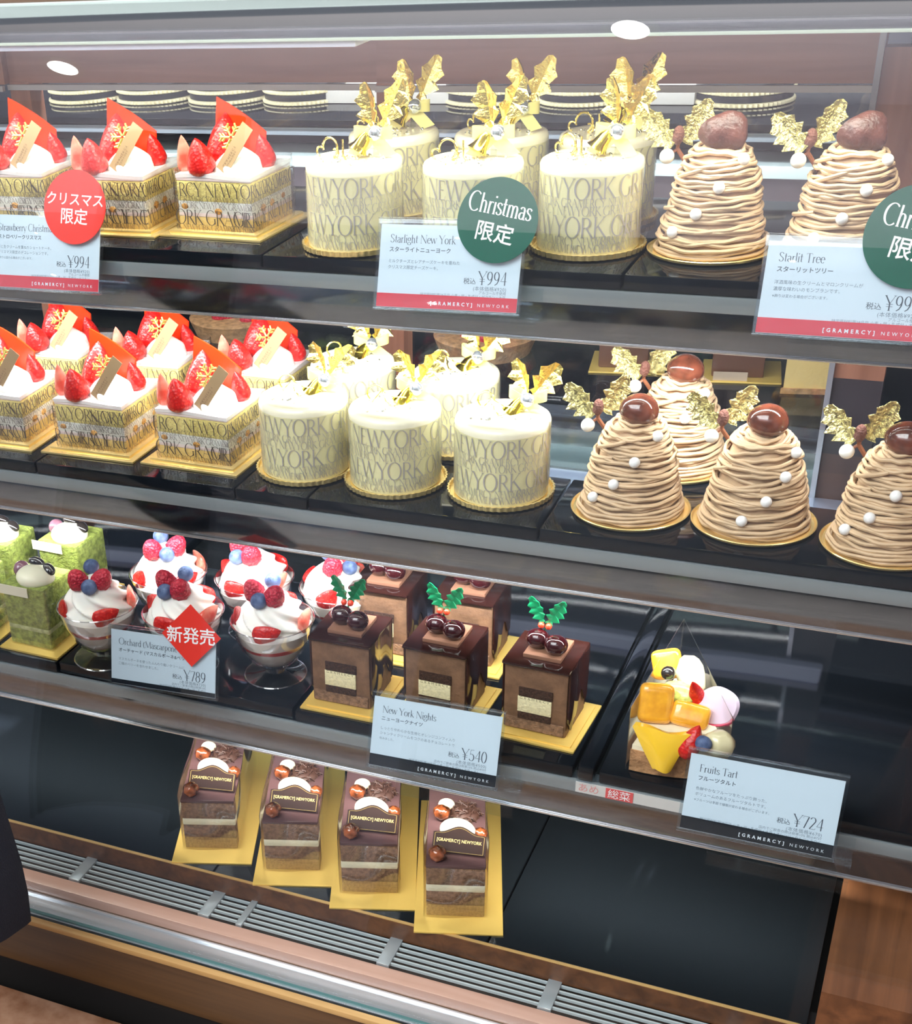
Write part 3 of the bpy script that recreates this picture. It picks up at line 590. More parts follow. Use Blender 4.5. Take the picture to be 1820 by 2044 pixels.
# ------------------------------------------------------------------ dark coat of a shopper beside the case
cl = MB()
def coat(u, v):
    a = -0.6 * PI + u * 1.2 * PI
    z = -0.16 + 0.62 * v; r = 0.058 + 0.012 * (1 - v) + 0.004 * math.sin(7 * a + 5 * v) * (0.4 + v)
    if v < 0.06: r -= 0.006 * (0.06 - v) / 0.06
    return (r * 1.05 * math.sin(a) , -r * 0.8 * math.cos(a), z + 0.012 * math.cos(a))
cl.sheet(coat, 40, 24, 0.004)
t = thing('coat', 'dark navy coat sleeve of a shopper in front of the glass', 'coat', (-0.602, 0.588, Z(-0.500)), rot=(0, R_(-6), 0))
cl.build('sleeve', mat('navy cloth', (0.008, 0.011, 0.022), 0.85, bump=0.6, scale=900), t)
q = MB(); q.tube([Vector(coat(i / 40, 0.20)) * 1.012 for i in range(41)], 0.0006, 6); q.build('stitching', mat('thread', (0.03, 0.035, 0.06), 0.8), t)

# ------------------------------------------------------------------ fruit and trimmings (meshes used as parts)
def strawberry_part(par, loc, r, h, rot=(0, 0, 0), flat=1.0, material=None):
    mb = MB(); n = 14; pr = []
    for k in range(n + 1):
        t = k / n; q_ = min(1.0, t / 0.22); rr = (1 - t ** 2.1) ** 0.8 * (0.55 + 0.45 * math.sin(PI / 2 * q_)) if t < 1 else 0.0
        pr.append((max(r * 1.08 * rr, 0.00005), h * t))
    mb.lathe(pr, 22, fn=lambda a, z, u: 1 + 0.04 * math.sin(3 * a + 40 * z))
    if flat != 1.0: mb.v = [(x, y * flat, z) for x, y, z in mb.v]
    o = mb.build('strawberry', material or straw, par, loc, rot); return o
def swirl(mb, c, R, h, n=6, tw=3.2, amp=0.12, top=0.12, base=0.0, seg=60, rings=22):
    """piped cream: fluted dome twisting to its tip"""
    pr = []
    for k in range(rings + 1):
        t = k / rings; pr.append((max(R * (1 - t ** 1.7) ** 0.75 * (1 - top * 0) + 0.0002, 0.0003), base + h * t))
    mb.lathe(pr, seg, c, fn=lambda a, z, u: 1 + amp * math.cos(n * (a + tw * u)) * (0.3 + 0.7 * math.sin(PI * min(1, u + 0.15))))
def leaf_outline(L, Wd, n=4):
    """half-lobed holly outline, tip at +y"""
    pts = []
    for s in (1, -1):
        side = []
        for k in range(n + 1):
            t = k / n; wv = Wd * math.sin(PI * (0.12 + 0.80 * t)) ** 0.8
            side.append((s * wv, L * (t + 0.03)))
            if k < n: side.append((s * wv * 0.60, L * (t + 0.5 / n)))
        pts.append(side)
    r = [(0, 0)] + pts[0] + [(0, L * 1.08)] + pts[1][::-1]
    return r
def leaf(mb, L, Wd, mt, th=0.0008, fold=0.35, curl=0.15, n=4):
    """holly leaf: spiny outline around a raised mid-rib, folded along it"""
    out = leaf_outline(L, Wd, n); nn = len(out)
    def lift(x, y): return abs(x) * fold + curl * y * y / L + 0.05 * Wd * math.cos(y / L * n * 2 * PI)
    top = [Vector((x, y, lift(x, y))) for x, y in out]; mid = [Vector((0, L * (0.02 + 1.0 * k / 10), curl * (L * k / 10) ** 2 / L)) for k in range(11)]
    for dzz in (th / 2, -th / 2):
        vs = [mt @ (p + Vector((0, 0, dzz))) for p in top] + [mt @ (p + Vector((0, 0, dzz))) for p in mid]
        fs = []
        for i in range(nn):
            a, b = i, (i + 1) % nn; ym = (top[a].y + top[b].y) / 2; k = min(10, max(0, round((ym / L) * 10)))
            k1 = min(10, max(0, round(top[a].y / L * 10))); k2 = min(10, max(0, round(top[b].y / L * 10)))
            if k1 == k2: fs.append((a, b, nn + k1))
            else: fs.append((a, b, nn + k2, nn + k1))
        if dzz < 0: fs = [f[::-1] for f in fs]
        mb.add(vs, fs, False)
    rim = [mt @ p for p in top]
    vs = [mt @ (p + Vector((0, 0, th / 2))) for p in top] + [mt @ (p - Vector((0, 0, th / 2))) for p in top]
    mb.add(vs, [(i, nn + i, nn + (i + 1) % nn, (i + 1) % nn) for i in range(nn)], False)
def M4(loc, rot): return Matrix.Translation(Vector(loc)) @ Euler(rot).to_matrix().to_4x4()

ROWS_BOX = ((0.0275, 0.0092, 'NEWYORK GRAMERCY '), (0.0232, 0.0042, 'GRAMERCY NEWYORK GRAMERCY '), (0.0190, 0.0042, 'NEWYORK GRAMERCY NEWYORK '), (0.0080, 0.0100, 'GRAMERCY NEWYORK '), (0.0038, 0.0042, 'NEWYORK GRAMERCY NEWYORK '))
def square_film(half, h, th=0.0003, rr=0.003):
    mb = MB(); out = []
    for cx, cy, a0 in ((1, -1, -90), (1, 1, 0), (-1, 1, 90), (-1, -1, 180)):
        for k in range(5):
            a = R_(a0 + 22.5 * k); out.append((cx * (half - rr) + rr * math.cos(a), cy * (half - rr) + rr * math.sin(a)))
    n = len(out)
    vs = [(x, y, z) for z in (0.0035, h) for x, y in out] + [(x * (1 - th / half), y * (1 - th / half), z) for z in (0.0035, h) for x, y in out]
    fs = []
    for i in range(n):
        j = (i + 1) % n; fs += [(i, j, n + j, n + i), (2 * n + j, 2 * n + i, 3 * n + i, 3 * n + j), (n + i, n + j, 3 * n + j, 3 * n + i)]
    mb.add(vs, fs); return mb
def wrap_square(half, s):
    """distance along the film -> point on its four sides, starting at the front"""
    L = 2 * half; s = s % (4 * L); k = int(s // L); t = s - k * L - half
    return ((t, -half), (half, t), (-t, half), (-half, -t))[k]
@once
def strawberry_cake(turn=0):
    t = thing('strawberry_shortcake', '-', 'cake')
    # gold tray with raised rim
    b = MB().box((0, 0, 0.001), (0.084, 0.084, 0.002), bev=0.0008).box((0, 0, 0.0026), (0.073, 0.073, 0.0032), bev=0.0012)
    b.build('gold_board', gold, t)
    H_ = 0.031
    MB().box((0, 0, 0.0085), (2 * H_ - 0.001, 2 * H_ - 0.001, 0.009), bev=0.0012).build('sponge_layer', crust, t)
    MB().box((0, 0, 0.0142), (2 * H_ - 0.001, 2 * H_ - 0.001, 0.0028), bev=0.0008).build('pink_layer', pinkcream, t)
    c = MB().box((0, 0, 0.0195), (2 * H_ - 0.0012, 2 * H_ - 0.0012, 0.0085), bev=0.001).build('cream_filling', cream, t)
    rnd = random.Random(8)
    q = MB()
    for sd in range(4):
        for k in range(2 + sd % 2):
            p = -0.021 + 0.021 * k + rnd.uniform(-0.007, 0.007); z = 0.0180 + rnd.uniform(-0.001, 0.002)
            x, y = ((p, -H_), (H_, p), (-p, H_), (-H_, -p))[sd]
            q.ball((x * (0.985 if abs(x) == H_ else 1), y * (0.985 if abs(y) == H_ else 1), z), rnd.uniform(0.0022, 0.0036), (1.2 if sd % 2 == 0 else 0.3, 0.3 if sd % 2 == 0 else 1.2, 0.85), seg=12, rings=8)
    q.build('fruit_pieces', mat('fruit in cream', (0.85, 0.38, 0.10), 0.4, var=0.4, vscale=200), c)
    MB().box((0, 0, 0.0305), (2 * H_ - 0.001, 2 * H_ - 0.001, 0.0140), bev=0.0012).build('sponge_layer', sponge, t)
    MB().box((0, 0, 0.0385), (2 * H_ - 0.001, 2 * H_ - 0.001, 0.0022), bev=0.0008).build('pink_layer', pinkcream, t)
    mb = MB()
    mb.sheet(lambda u, v: ((u - 0.5) * 2 * H_ * 0.99, (v - 0.5) * 2 * H_ * 0.99, 0.0405 + 0.0008 * math.sin(5 * u + 2 * v)), 16, 16, 0.0026)
    mb.build('cream_top', mat('glossy cream top', (0.92, 0.87, 0.85), 0.2, coat=0.3), t)
    q = MB(); swirl(q, (0.009, -0.008, 0.0412), 0.0175, 0.017, n=5, tw=1.2, amp=0.06); swirl(q, (-0.016, 0.017, 0.0412), 0.011, 0.022, n=5, tw=2)
    q.build('whipped_cream', cream, t)
    strawberry_part(t, (-0.0265, -0.0205, 0.041), 0.0062, 0.026, (R_(4), R_(-4), 0.3), 0.55, strawcut)
    strawberry_part(t, (-0.0115, -0.0235, 0.0405), 0.0098, 0.026, (R_(6), R_(-8), 0.5))
    strawberry_part(t, (-0.011, 0.002, 0.042), 0.0120, 0.036, (R_(-6), R_(8), 0.2))
    strawberry_part(t, (0.0245, 0.008, 0.0405), 0.0072, 0.0235, (R_(-4), R_(-12), 0.9), 0.85)
    # red chocolate sheet, a square standing on its side
    A, B, Cc, D = Vector((-0.012, 0.004, 0.088)), Vector((0.023, 0.010, 0.064)), Vector((0.020, 0.012, 0.042)), Vector((-0.019, 0.006, 0.044))
    mb = MB(); mb.sheet(lambda u, v: (A * (1 - u) + B * u) * (1 - v) + (D * (1 - u) + Cc * u) * v + Vector((0, 0.003 * math.sin(PI * u), 0)), 12, 8, 0.0014)
    mb.build('chocolate_sheet', redchoc, t)
    # snowflake pick
    q = MB(); mt = M4((0.007, -0.012, 0.0640), (R_(80), 0, 0.1))
    for k in range(6):
        a = k * PI / 3; d = Vector((math.cos(a), math.sin(a), 0)); e = Vector((-d.y, d.x, 0))
        q.tube([mt @ (d * 0.001), mt @ (d * 0.0085)], 0.0009, 6)
        for f in (0.0045, 0.007):
            for s in (1, -1): q.tube([mt @ (d * f), mt @ (d * (f + 0.0022) + e * s * 0.0026)], 0.0008, 6)
    q.tube([mt @ Vector((0, -0.006, 0)), mt @ Vector((0, -0.016, 0))], 0.0007, 6)
    q.build('snowflake', snowm, t)
    # paper strip with the shop name
    k_ = MB().box((0, 0, 0), (0.0098, 0.0005, 0.036)).build('paper_tag', kraft, t, (0.0145, -0.0215, 0.0585), (R_(-14), R_(33), R_(-6)))
    mb = MB(); on_plane(mb, sans('GRAMERCY', 0.0024, -0.011, -0.0012, space=1.5), lambda x, y: (y, -0.0004, -0.004 + x)); on_plane(mb, sans('NEWYORK', 0.0019, -0.009, 0.0012, space=1.5), lambda x, y: (y, -0.0004, -0.004 + x)); mb.build('tag_print', mat('brown print', (0.2, 0.12, 0.07), 0.6), k_)
    f = square_film(0.0322, 0.0455).build('film', filmm, t)
    mb = MB(); P = 8 * 0.0322
    for z, sz, tx in ROWS_BOX:
        s = 0.006 + 0.017 * turn + z
        e = s + P - 0.02
        while s < e:
            V, Fc, wd = serif(tx, sz, s, 0, 0.90, 0.095, 0.032)
            mb.add([(*[q * 1.004 for q in wrap_square(0.0322, x)], z + y) for x, y in V], Fc, False); s += wd
    # drop faces that would cut a corner
    mb.f, mb.sm, mb.mi = zip(*[(q, a, b_) for q, a, b_ in zip(mb.f, mb.sm, mb.mi) if max((Vector(mb.v[i]) - Vector(mb.v[q[0]])).length for i in q) < 0.011]) if mb.f else ([], [], [])
    mb.build('film_lettering', letterdark, f)
    return t

ROWS_CYL = ((0.0345, 0.0122, 'GRAMERCY NEWYORK '), (0.0296, 0.0052, 'NEWYORK GRAMERCY NEWYORK '), (0.0245, 0.0056, 'GRAMERCY NEWYORK GRAMERCY '), (0.0112, 0.0124, 'NEWYORK GRAMERCY '), (0.0065, 0.0050, 'GRAMERCY NEWYORK GRAMERCY '), (0.0016, 0.0050, 'NEWYORK GRAMERCY NEWYORK '))
def tall_leaf(par, loc, rot, L, Wd, material=None, n=4):
    mb = MB(); leaf(mb, L, Wd, Matrix.Identity(4), fold=0.45, curl=0.2, n=n); return mb.build('holly_leaf', material or goldleaf, par, loc, rot)
def curl_pts(c, r, t0, t1, n=16, sx=1, tilt=0.0):
    return [Vector((c[0] + sx * r * math.cos(R_(t0 + (t1 - t0) * k / n)) * math.cos(tilt), c[1] + sx * r * math.cos(R_(t0 + (t1 - t0) * k / n)) * math.sin(tilt), c[2] + r * math.sin(R_(t0 + (t1 - t0) * k / n)))) for k in range(n + 1)]
@once
def starlight_cake(pick='tall'):
    t = thing('white_chocolate_cake', '-', 'cake')
    MB().lathe([(0.0335, 0.0), (0.0362, 0.0012), (0.0368, 0.0045), (0.0356, 0.0046), (0.0348, 0.0020), (0.001, 0.0018)], 192, fn=lambda a, z, u: 1 + (0.012 * math.cos(48 * a) if 0.15 < u < 0.75 else 0)).build('gold_board', gold, t)
    R0, z0, z1 = 0.0322, 0.0022, 0.0572
    MB().lathe([(R0 - 0.001, z0), (R0, z0 + 0.001), (R0, z1 - 0.006)], 72, cap=False).build('cake_body', whitechoc, t)
    MB().lathe([(R0, z1 - 0.0062), (R0 + 0.0002, z1 - 0.0035), (R0 - 0.0008, z1 - 0.0012), (R0 - 0.003, z1), (R0 - 0.006, z1 - 0.0004), (0.001, z1 - 0.0006)], 72, fn=lambda a, z, u: 1 + 0.004 * math.sin(5 * a) * u).build('glaze_top', whitetop, t)
    f = MB().lathe([(R0 + 0.0003, z0 + 0.0008), (R0 + 0.0003, 0.0510), (R0 + 0.0001, 0.0510), (R0 + 0.0001, z0 + 0.0008)], 72, cap=False).build('film', clear('cake film', (0.95, 0.95, 0.94), 0.6, 0.2), t)
    mb = MB(); RR = R0 + 0.00065; P = 2 * PI * RR
    for z, sz, tx in ROWS_CYL:
        s = z * 3.1; e = s + P - 0.02
        while s < e:
            V, Fc, wd = serif(tx, sz, s, 0, 0.84, 0.10, 0.035)
            mb.add([(RR * math.sin(x / RR), -RR * math.cos(x / RR), z + 0.0035 + y) for x, y in V], Fc, False); s += wd
    mb.build('film_lettering', letterfilm, f)
    # gold wire scroll on the top
    q = MB()
    if pick == 'tall':
        q.tube(curl_pts((-0.016, -0.002, z1 + 0.0065), 0.0062, 200, -60, tilt=-0.3), 0.0008, 7)
        q.tube(curl_pts((-0.024, 0.000, z1 + 0.0035), 0.0030, 20, 260, tilt=-0.3), 0.0007, 7)
        q.tube(curl_pts((-0.012, -0.003, z1 + 0.003), 0.0028, 120, -120, tilt=-0.3), 0.0007, 7)
        q.tube([(-0.006, -0.004, z1 + 0.012), (-0.0055, -0.005, z1 + 0.002), (-0.003, -0.006, z1 - 0.001)], 0.0007, 7)
    else:
        q.tube(curl_pts((-0.015, 0.006, z1 + 0.006), 0.0055, 230, 0, tilt=0.3), 0.0007, 7)
        q.tube([(-0.010, 0.004, z1 + 0.008), (-0.006, -0.001, z1 + 0.0025), (-0.001, -0.006, z1 + 0.0008), (0.004, -0.004, z1 + 0.0015)], 0.0006, 7)
        q.tube([(-0.016, 0.0, z1 + 0.001), (-0.010, 0.004, z1 + 0.008), (-0.002, 0.006, z1 + 0.003), (0.006, 0.004, z1 + 0.004), (0.011, 0.008, z1 + 0.001)], 0.0006, 7)
    q.build('gold_scroll', goldleaf, t)
    # star glitter scattered on the glaze
    rnd = random.Random(3); q = MB()
    for k in range(46 if pick == 'tall' else 20):
        a = rnd.uniform(0, 2 * PI); r = 0.004 + 0.022 * rnd.random(); x, y = r * math.cos(a) - 0.002, r * math.sin(a) - 0.007
        if math.hypot(x, y) > 0.028: continue
        q.ball((x, y, z1 + 0.0002), rnd.uniform(0.0006, 0.0016), (1, 1, 0.6), (rnd.uniform(-1, 1), rnd.uniform(-1, 1), 0), seg=5, rings=3)
    o = q.build('glitter_flakes', mat('silver flakes', (0.86, 0.88, 0.80), 0.2, 0.9), t); o['kind'] = 'stuff'
    px, py = (0.012, 0.010) if pick == 'tall' else (0.013, 0.016)
    h = 0.0 if pick == 'tall' else -0.006
    st = MB().tube([(px, py, z1 - 0.004), (px, py, z1 + 0.016 + h)], 0.0021, 12).build('clear_stem', clear('stem plastic', (0.85, 0.88, 0.85), 1.5, 0.1), t)
    top = z1 + 0.016 + h
    if pick == 'tall':
        tall_leaf(t, (px - 0.002, py, top - 0.001), (R_(80), R_(-10), R_(-25)), 0.0275, 0.0105, n=3)
        tall_leaf(t, (px + 0.005, py + 0.001, top + 0.001), (R_(78), R_(24), R_(22)), 0.0290, 0.0095, n=3)
    else:
        tall_leaf(t, (px - 0.002, py, top), (R_(66), R_(-40), R_(-20)), 0.0235, 0.0105, n=3)
        tall_leaf(t, (px + 0.002, py, top), (R_(66), R_(40), R_(20)), 0.0235, 0.0105, n=3)
    # bow of sheer ribbon
    q = MB()
    for s in (1, -1):
        c0 = Vector((px, py - 0.003, top - 0.002)); d = Vector((s * 0.014, -0.002, 0.005 if pick == 'short' else 0.001))
        q.sheet(lambda u, v: c0 + d * (0.5 - 0.5 * math.cos(2 * PI * u)) * 0.95 + Vector((0, -0.004 * math.sin(2 * PI * u), (v - 0.5) * 0.0085 * (0.30 + 0.65 * math.sin(PI * u)))), 18, 4, 0.0003)
        q.sheet(lambda u, v: c0 + Vector((s * (0.002 + 0.011 * u), -0.002 - 0.003 * u, -0.003 - (0.010 if pick == 'tall' else 0.008) * u)) + Vector((0.009 * (v - 0.5), 0, 0.003 * (v - 0.5) * s)), 8, 3, 0.0003)
    q.build('ribbon_bow', ribbon, t)
    b = MB().lathe([(r_ * 1.3, z_ * 1.3) for r_, z_ in ((0.0008, 0.010), (0.0022, 0.0095), (0.0032, 0.007), (0.0038, 0.003), (0.0056, 0.0), (0.0050, 0.0), (0.003, 0.003), (0.0018, 0.0085))], 24, cap=False).build('bell', mat('yellow gold bell', (0.92, 0.72, 0.08), 0.12, 1.0), t, (px - 0.010, py - 0.009, top - 0.012), (R_(-18), R_(30), 0))
    MB().ball((px + (0.001 if pick == 'short' else 0.003), py - 0.0085, top - 0.001), 0.0050, (1, 0.8, 1), seg=12, rings=7).build('crystal_bead', mat('crystal', (0.72, 0.78, 0.84), 0.05, 0.85), t)
    return t

@once
def mont_blanc(style=0):
    t = thing('mont_blanc', '-', 'cake'); rnd = random.Random(20 + style)
    MB().lathe([(0.034, 0.0), (0.0380, 0.0010), (0.0390, 0.0026), (0.0384, 0.0030), (0.0372, 0.0016), (0.001, 0.0014)], 72).build('gold_board', gold, t)
    prof = [(0.0022, 0.0340), (0.012, 0.0308), (0.026, 0.0280), (0.040, 0.0248), (0.052, 0.0211), (0.060, 0.0170), (0.0660, 0.0095)]
    def rad(z):
        for (a, ra), (b, rb) in zip(prof, prof[1:]):
            if z <= b: return ra + (rb - ra) * max(0, (z - a)) / (b - a)
        return 0.005
    MB().lathe([(rad(z) - 0.0026, z) for z in [0.0016 + 0.064 * k / 20 for k in range(21)]], 40).build('cream_core', strand, t)
    q = MB(); z = 0.0034; k = 0
    while z < 0.0645:
        ph = rnd.uniform(0, 6.28); am = rnd.uniform(0.0006, 0.0019); tl = rnd.uniform(0, 6.28); ta = rnd.uniform(0.0004, 0.0020) * (2.2 if (style == 1 and z > 0.03) else 1); wob = rnd.uniform(-0.0009, 0.0011)
        pts = []
        N = 54
        for j in range(N):
            a = 2 * PI * j / N
            zz = z + ta * math.sin(a + tl) + 0.0007 * math.sin(3 * a + ph) + 0.0003 * math.sin(9 * a + ph * 2)
            zz = max(zz, 0.0032); r = rad(zz) + wob + am * 0.5 * math.sin(2 * a + ph) + 0.0003 * math.sin(11 * a + tl)
            pts.append((r * math.cos(a), r * math.sin(a), zz))
        q.tube(pts, 0.00120 + rnd.uniform(-0.0001, 0.0002), 7, True); z += 0.0021 * rnd.uniform(0.85, 1.1)
    for k in range(7):                       # loose strands that run across the rings
        a0 = rnd.uniform(0, 6.28); z0 = rnd.uniform(0.006, 0.05); dzz = rnd.uniform(-0.006, 0.012); L = rnd.uniform(0.9, 2.0)
        pts = []
        for j in range(22):
            u = j / 21; zz = min(max(z0 + dzz * u, 0.0035), 0.062); r = rad(zz) + 0.0016 * math.sin(PI * u) ** 0.5; pts.append((r * math.cos(a0 + L * u), r * math.sin(a0 + L * u), zz))
        q.tube(pts, 0.00135, 7)
    q.build('cream_strands', strand, t)
    if style == 2:
        MB().ball((0, 0, 0), 0.0118, (1.25, 0.9, 0.85), seg=20, rings=12, fn=lambda d: 1 + 0.45 * max(0, d.z) ** 4 + 0.08 * math.sin(5 * d.x + 3 * d.y) - 0.08 * abs(math.sin(4 * d.y))).build('chestnut', mat('rough chestnut', (0.095, 0.036, 0.028), 0.35, bump=0.6, scale=250, var=0.4, vscale=80), t, (0.002, -0.003, 0.0700), (0.2, R_(12), 0.3))
    else:
        MB().ball((0, 0, 0), 0.0118, (1.12, 0.95, 0.88), seg=28, rings=18, fn=lambda d: 1 + 0.05 * math.sin(3 * d.x + 1) + 0.06 * d.z).build('chestnut', chest, t, (0.001, -0.003, 0.0700), (0.1, R_(14), 0.3))
    def on(a, z, o=0.0): a = R_(a); r = rad(z) + o; return (r * math.sin(a), -r * math.cos(a), z)
    spots = ((12, 0.044), (-12, 0.029), (-38, 0.017), (52, 0.058)) if style != 1 else ((68, 0.054), (42, 0.042), (18, 0.028), (-6, 0.0150))
    for a, zz in spots: MB().ball(on(a, zz, 0.0022), 0.0036, seg=16, rings=10).build('pearl', pearl, t)
    # pick at the side: two glitter leaves, a pine bud, a white berry
    bx_, by_ = -0.0265, 0.004; zt = 0.060
    q = MB(); q.tube([(-0.016, 0.006, 0.045), (bx_, by_, zt), (bx_ + 0.001, by_ - 0.002, zt + 0.008)], 0.0014, 8); q.tube([(bx_, by_, zt), (bx_ - 0.004, by_ - 0.003, zt - 0.003)], 0.001, 8); q.build('pick_stem', stemm, t)
    tall_leaf(t, (bx_ - 0.003, by_ - 0.003, zt + 0.001), (R_(78), R_(-40), R_(-6)), 0.0255, 0.0100, glitter, 4)
    tall_leaf(t, (bx_ + 0.004, by_ + 0.005, zt + 0.002), (R_(84), R_(24), R_(12)), 0.0265, 0.0095, glitter, 4)
    MB().ball((bx_ + 0.0005, by_ - 0.003, zt + 0.0085), 0.0036, (1, 1, 1.6), (0, R_(4), 0), seg=14, rings=10).build('pine_bud', bud, t)
    MB().ball((bx_ - 0.005, by_ - 0.005, zt - 0.0035), 0.0045, seg=18, rings=12).build('white_berry', mat('white berry', (0.86, 0.86, 0.80), 0.35), t)
    return t

@once
def green_tea_cake(full=1):
    t = thing('green_tea_cake', '-', 'cake'); a = 0.0205
    MB().box((0.003, -0.002, 0.0012), (0.058, 0.056, 0.0024), bev=0.001).build('gold_board', goldmat, t)
    q = MB().box((0, 0, 0.0095), (2 * a, 2 * a, 0.0145), bev=0.002, seg=2); q.build('sponge_layer', matcha, t)
    MB().box((0, 0, 0.0185), (2 * a - 0.0006, 2 * a - 0.0006, 0.0045), bev=0.0012).build('cream_layer', matcha_l, t)
    MB().box((0, 0, 0.0385), (2 * a, 2 * a, 0.0370), bev=0.002, seg=2).build('sponge_layer', matcha, t)
    MB().ball((0.004, -0.006, 0.060), 0.0145, (1.1, 0.95, 0.62), (0.1, 0.1, 0.4), seg=24, rings=14).build('white_mochi', mat('white mochi', (0.86, 0.82, 0.62), 0.4, sub=0.1), t)
    for x, y, z, rr in ((0.001, 0.002, 0.0690, 0.3), (0.014, 0.0, 0.0655, -0.5)): MB().ball((x, y, z), 0.0052, (1.35, 0.9, 0.75), (0, 0.3, rr), seg=16, rings=10).build('black_bean', bean, t)
    MB().ball((-0.011, -0.003, 0.0625), 0.0080, (0.85, 0.9, 0.95), (0.2, -0.3, 0), seg=18, rings=12).build('purple_bean', violet, t)
    MB().box((-0.010, -0.0215, 0.0525), (0.031, 0.0005, 0.0085)).build('paper_band', creamtag, t)
    f = MB(); f.sheet(lambda u, v: ((-0.0222 + 0.0444 * u) * (1 + 0.06 * v), -0.0215, 0.003 + 0.054 * v), 4, 4, 0.0003); f.sheet(lambda u, v: (0.0222 * (1 + 0.06 * v), -0.0215 + 0.043 * u, 0.003 + 0.054 * v), 4, 4, 0.0003)
    f.build('film', filmm, t)
    return t

@once
def dessert_cup(kind=0):
    t = thing('dessert_cup', '-', 'dessert'); rnd = random.Random(60 + kind)
    MB().lathe([(0.0232, 0.0), (0.0245, 0.0009), (0.0240, 0.0018), (0.016, 0.0024), (0.0075, 0.0040), (0.0066, 0.0075), (0.0120, 0.0098), (0.0195, 0.0165), (0.0255, 0.0260), (0.0295, 0.0370), (0.0318, 0.0490), (0.0326, 0.0492), (0.0322, 0.0498), (0.0312, 0.0494), (0.0288, 0.0372), (0.0248, 0.0265), (0.0188, 0.0175), (0.0115, 0.0108), (0.0005, 0.0100)], 72).build('cup', cupm, t)
    q = MB()
    for r_, z_, th in ((0.0320, 0.0494, 0.0005), (0.0241, 0.0010, 0.0006)): q.tube([(r_ * math.cos(PI * k / 36), r_ * math.sin(PI * k / 36), z_) for k in range(72)], th, 6, True)
    q.build('clear_rim', clear('bright rim', (0.9, 0.9, 0.92), 7.0, 0.1), t)
    MB().lathe([(0.0005, 0.0102), (0.0112, 0.0110), (0.0185, 0.0177), (0.0242, 0.0262), (0.0256, 0.0300), (0.0005, 0.0300)], 56).build('panna_cotta', jelly, t)
    MB().lathe([(0.0256, 0.0300), (0.0272, 0.0335), (0.0005, 0.0335)], 56, fn=lambda a, z, u: 1).build('berry_sauce', sauce, t)
    MB().lathe([(0.0270, 0.0335), (0.0288, 0.0385), (0.0300, 0.0430), (0.0270, 0.0465), (0.0005, 0.0470)], 56, fn=lambda a, z, u: 1 + 0.02 * math.sin(4 * a + 1)).build('cream_layer', mat('cream layer', (0.90, 0.87, 0.79), 0.45), t)
    q = MB(); swirl(q, (0, 0.001, 0.0440), 0.0262, 0.0305, n=6, tw=2.6, amp=0.13, seg=84, rings=26); q.build('whipped_cream', cream, t)
    for a, zz, sc in ((-70, 0.0505, 1.0), (22, 0.0495, 1.0), (100, 0.052, 1.0), (190, 0.052, 1.0)):
        a2 = R_(a); r = 0.0268
        o = strawberry_part(t, (r * math.sin(a2), -r * math.cos(a2), zz - 0.008), 0.0085, 0.022, (R_(18), 0, a2), 0.42, straw if a != 100 else strawcut)
        o.rotation_euler = (Euler((0, R_(70 if a != -70 else 35), 0)).to_matrix().to_4x4()).to_euler(); o.rotation_euler.rotate(Euler((0, 0, a2)))
        o.location = Vector((r * math.sin(a2), -r * math.cos(a2), zz)) - (o.rotation_euler.to_matrix() @ Vector((0, 0, 0.010)))
    def sit(a, r, z): a = R_(a); return (r * math.sin(a), -r * math.cos(a), z)
    for p, ro in ((sit(50, 0.0095, 0.0725), (0.3, 0.5, 0)), (sit(-70, 0.0125, 0.0720), (0.2, -0.4, 0.5))):
        mb = MB(); mb.lathe([(0.0003, 0.0105)] + [(0.0082 * math.sin(PI * (0.10 + 0.42 * k / 7)) ** 0.7 if k else 0.003, 0.0100 - 0.0130 * k / 7) for k in range(8)] + [(0.0005, -0.0035)], 24, fn=lambda a, z, u: 1 + 0.05 * math.cos(9 * a) * math.cos(z * 2200)); mb.build('raspberry', rasp, t, p, ro)
    for p in (sit(-8, 0.0140, 0.0705), sit(-165, 0.0080, 0.0775)):
        q = MB(); q.ball((0, 0, 0), 0.0064, (1, 1, 0.9), seg=18, rings=12)
        for k in range(5): q.ball((0.0018 * math.cos(k * 1.2566), 0.0018 * math.sin(k * 1.2566), 0.0050), 0.0012, (1, 1, 0.6), seg=8, rings=5)
        q.build('blueberry', blueb, t, p, (R_(35), R_(10), 0))
    return t

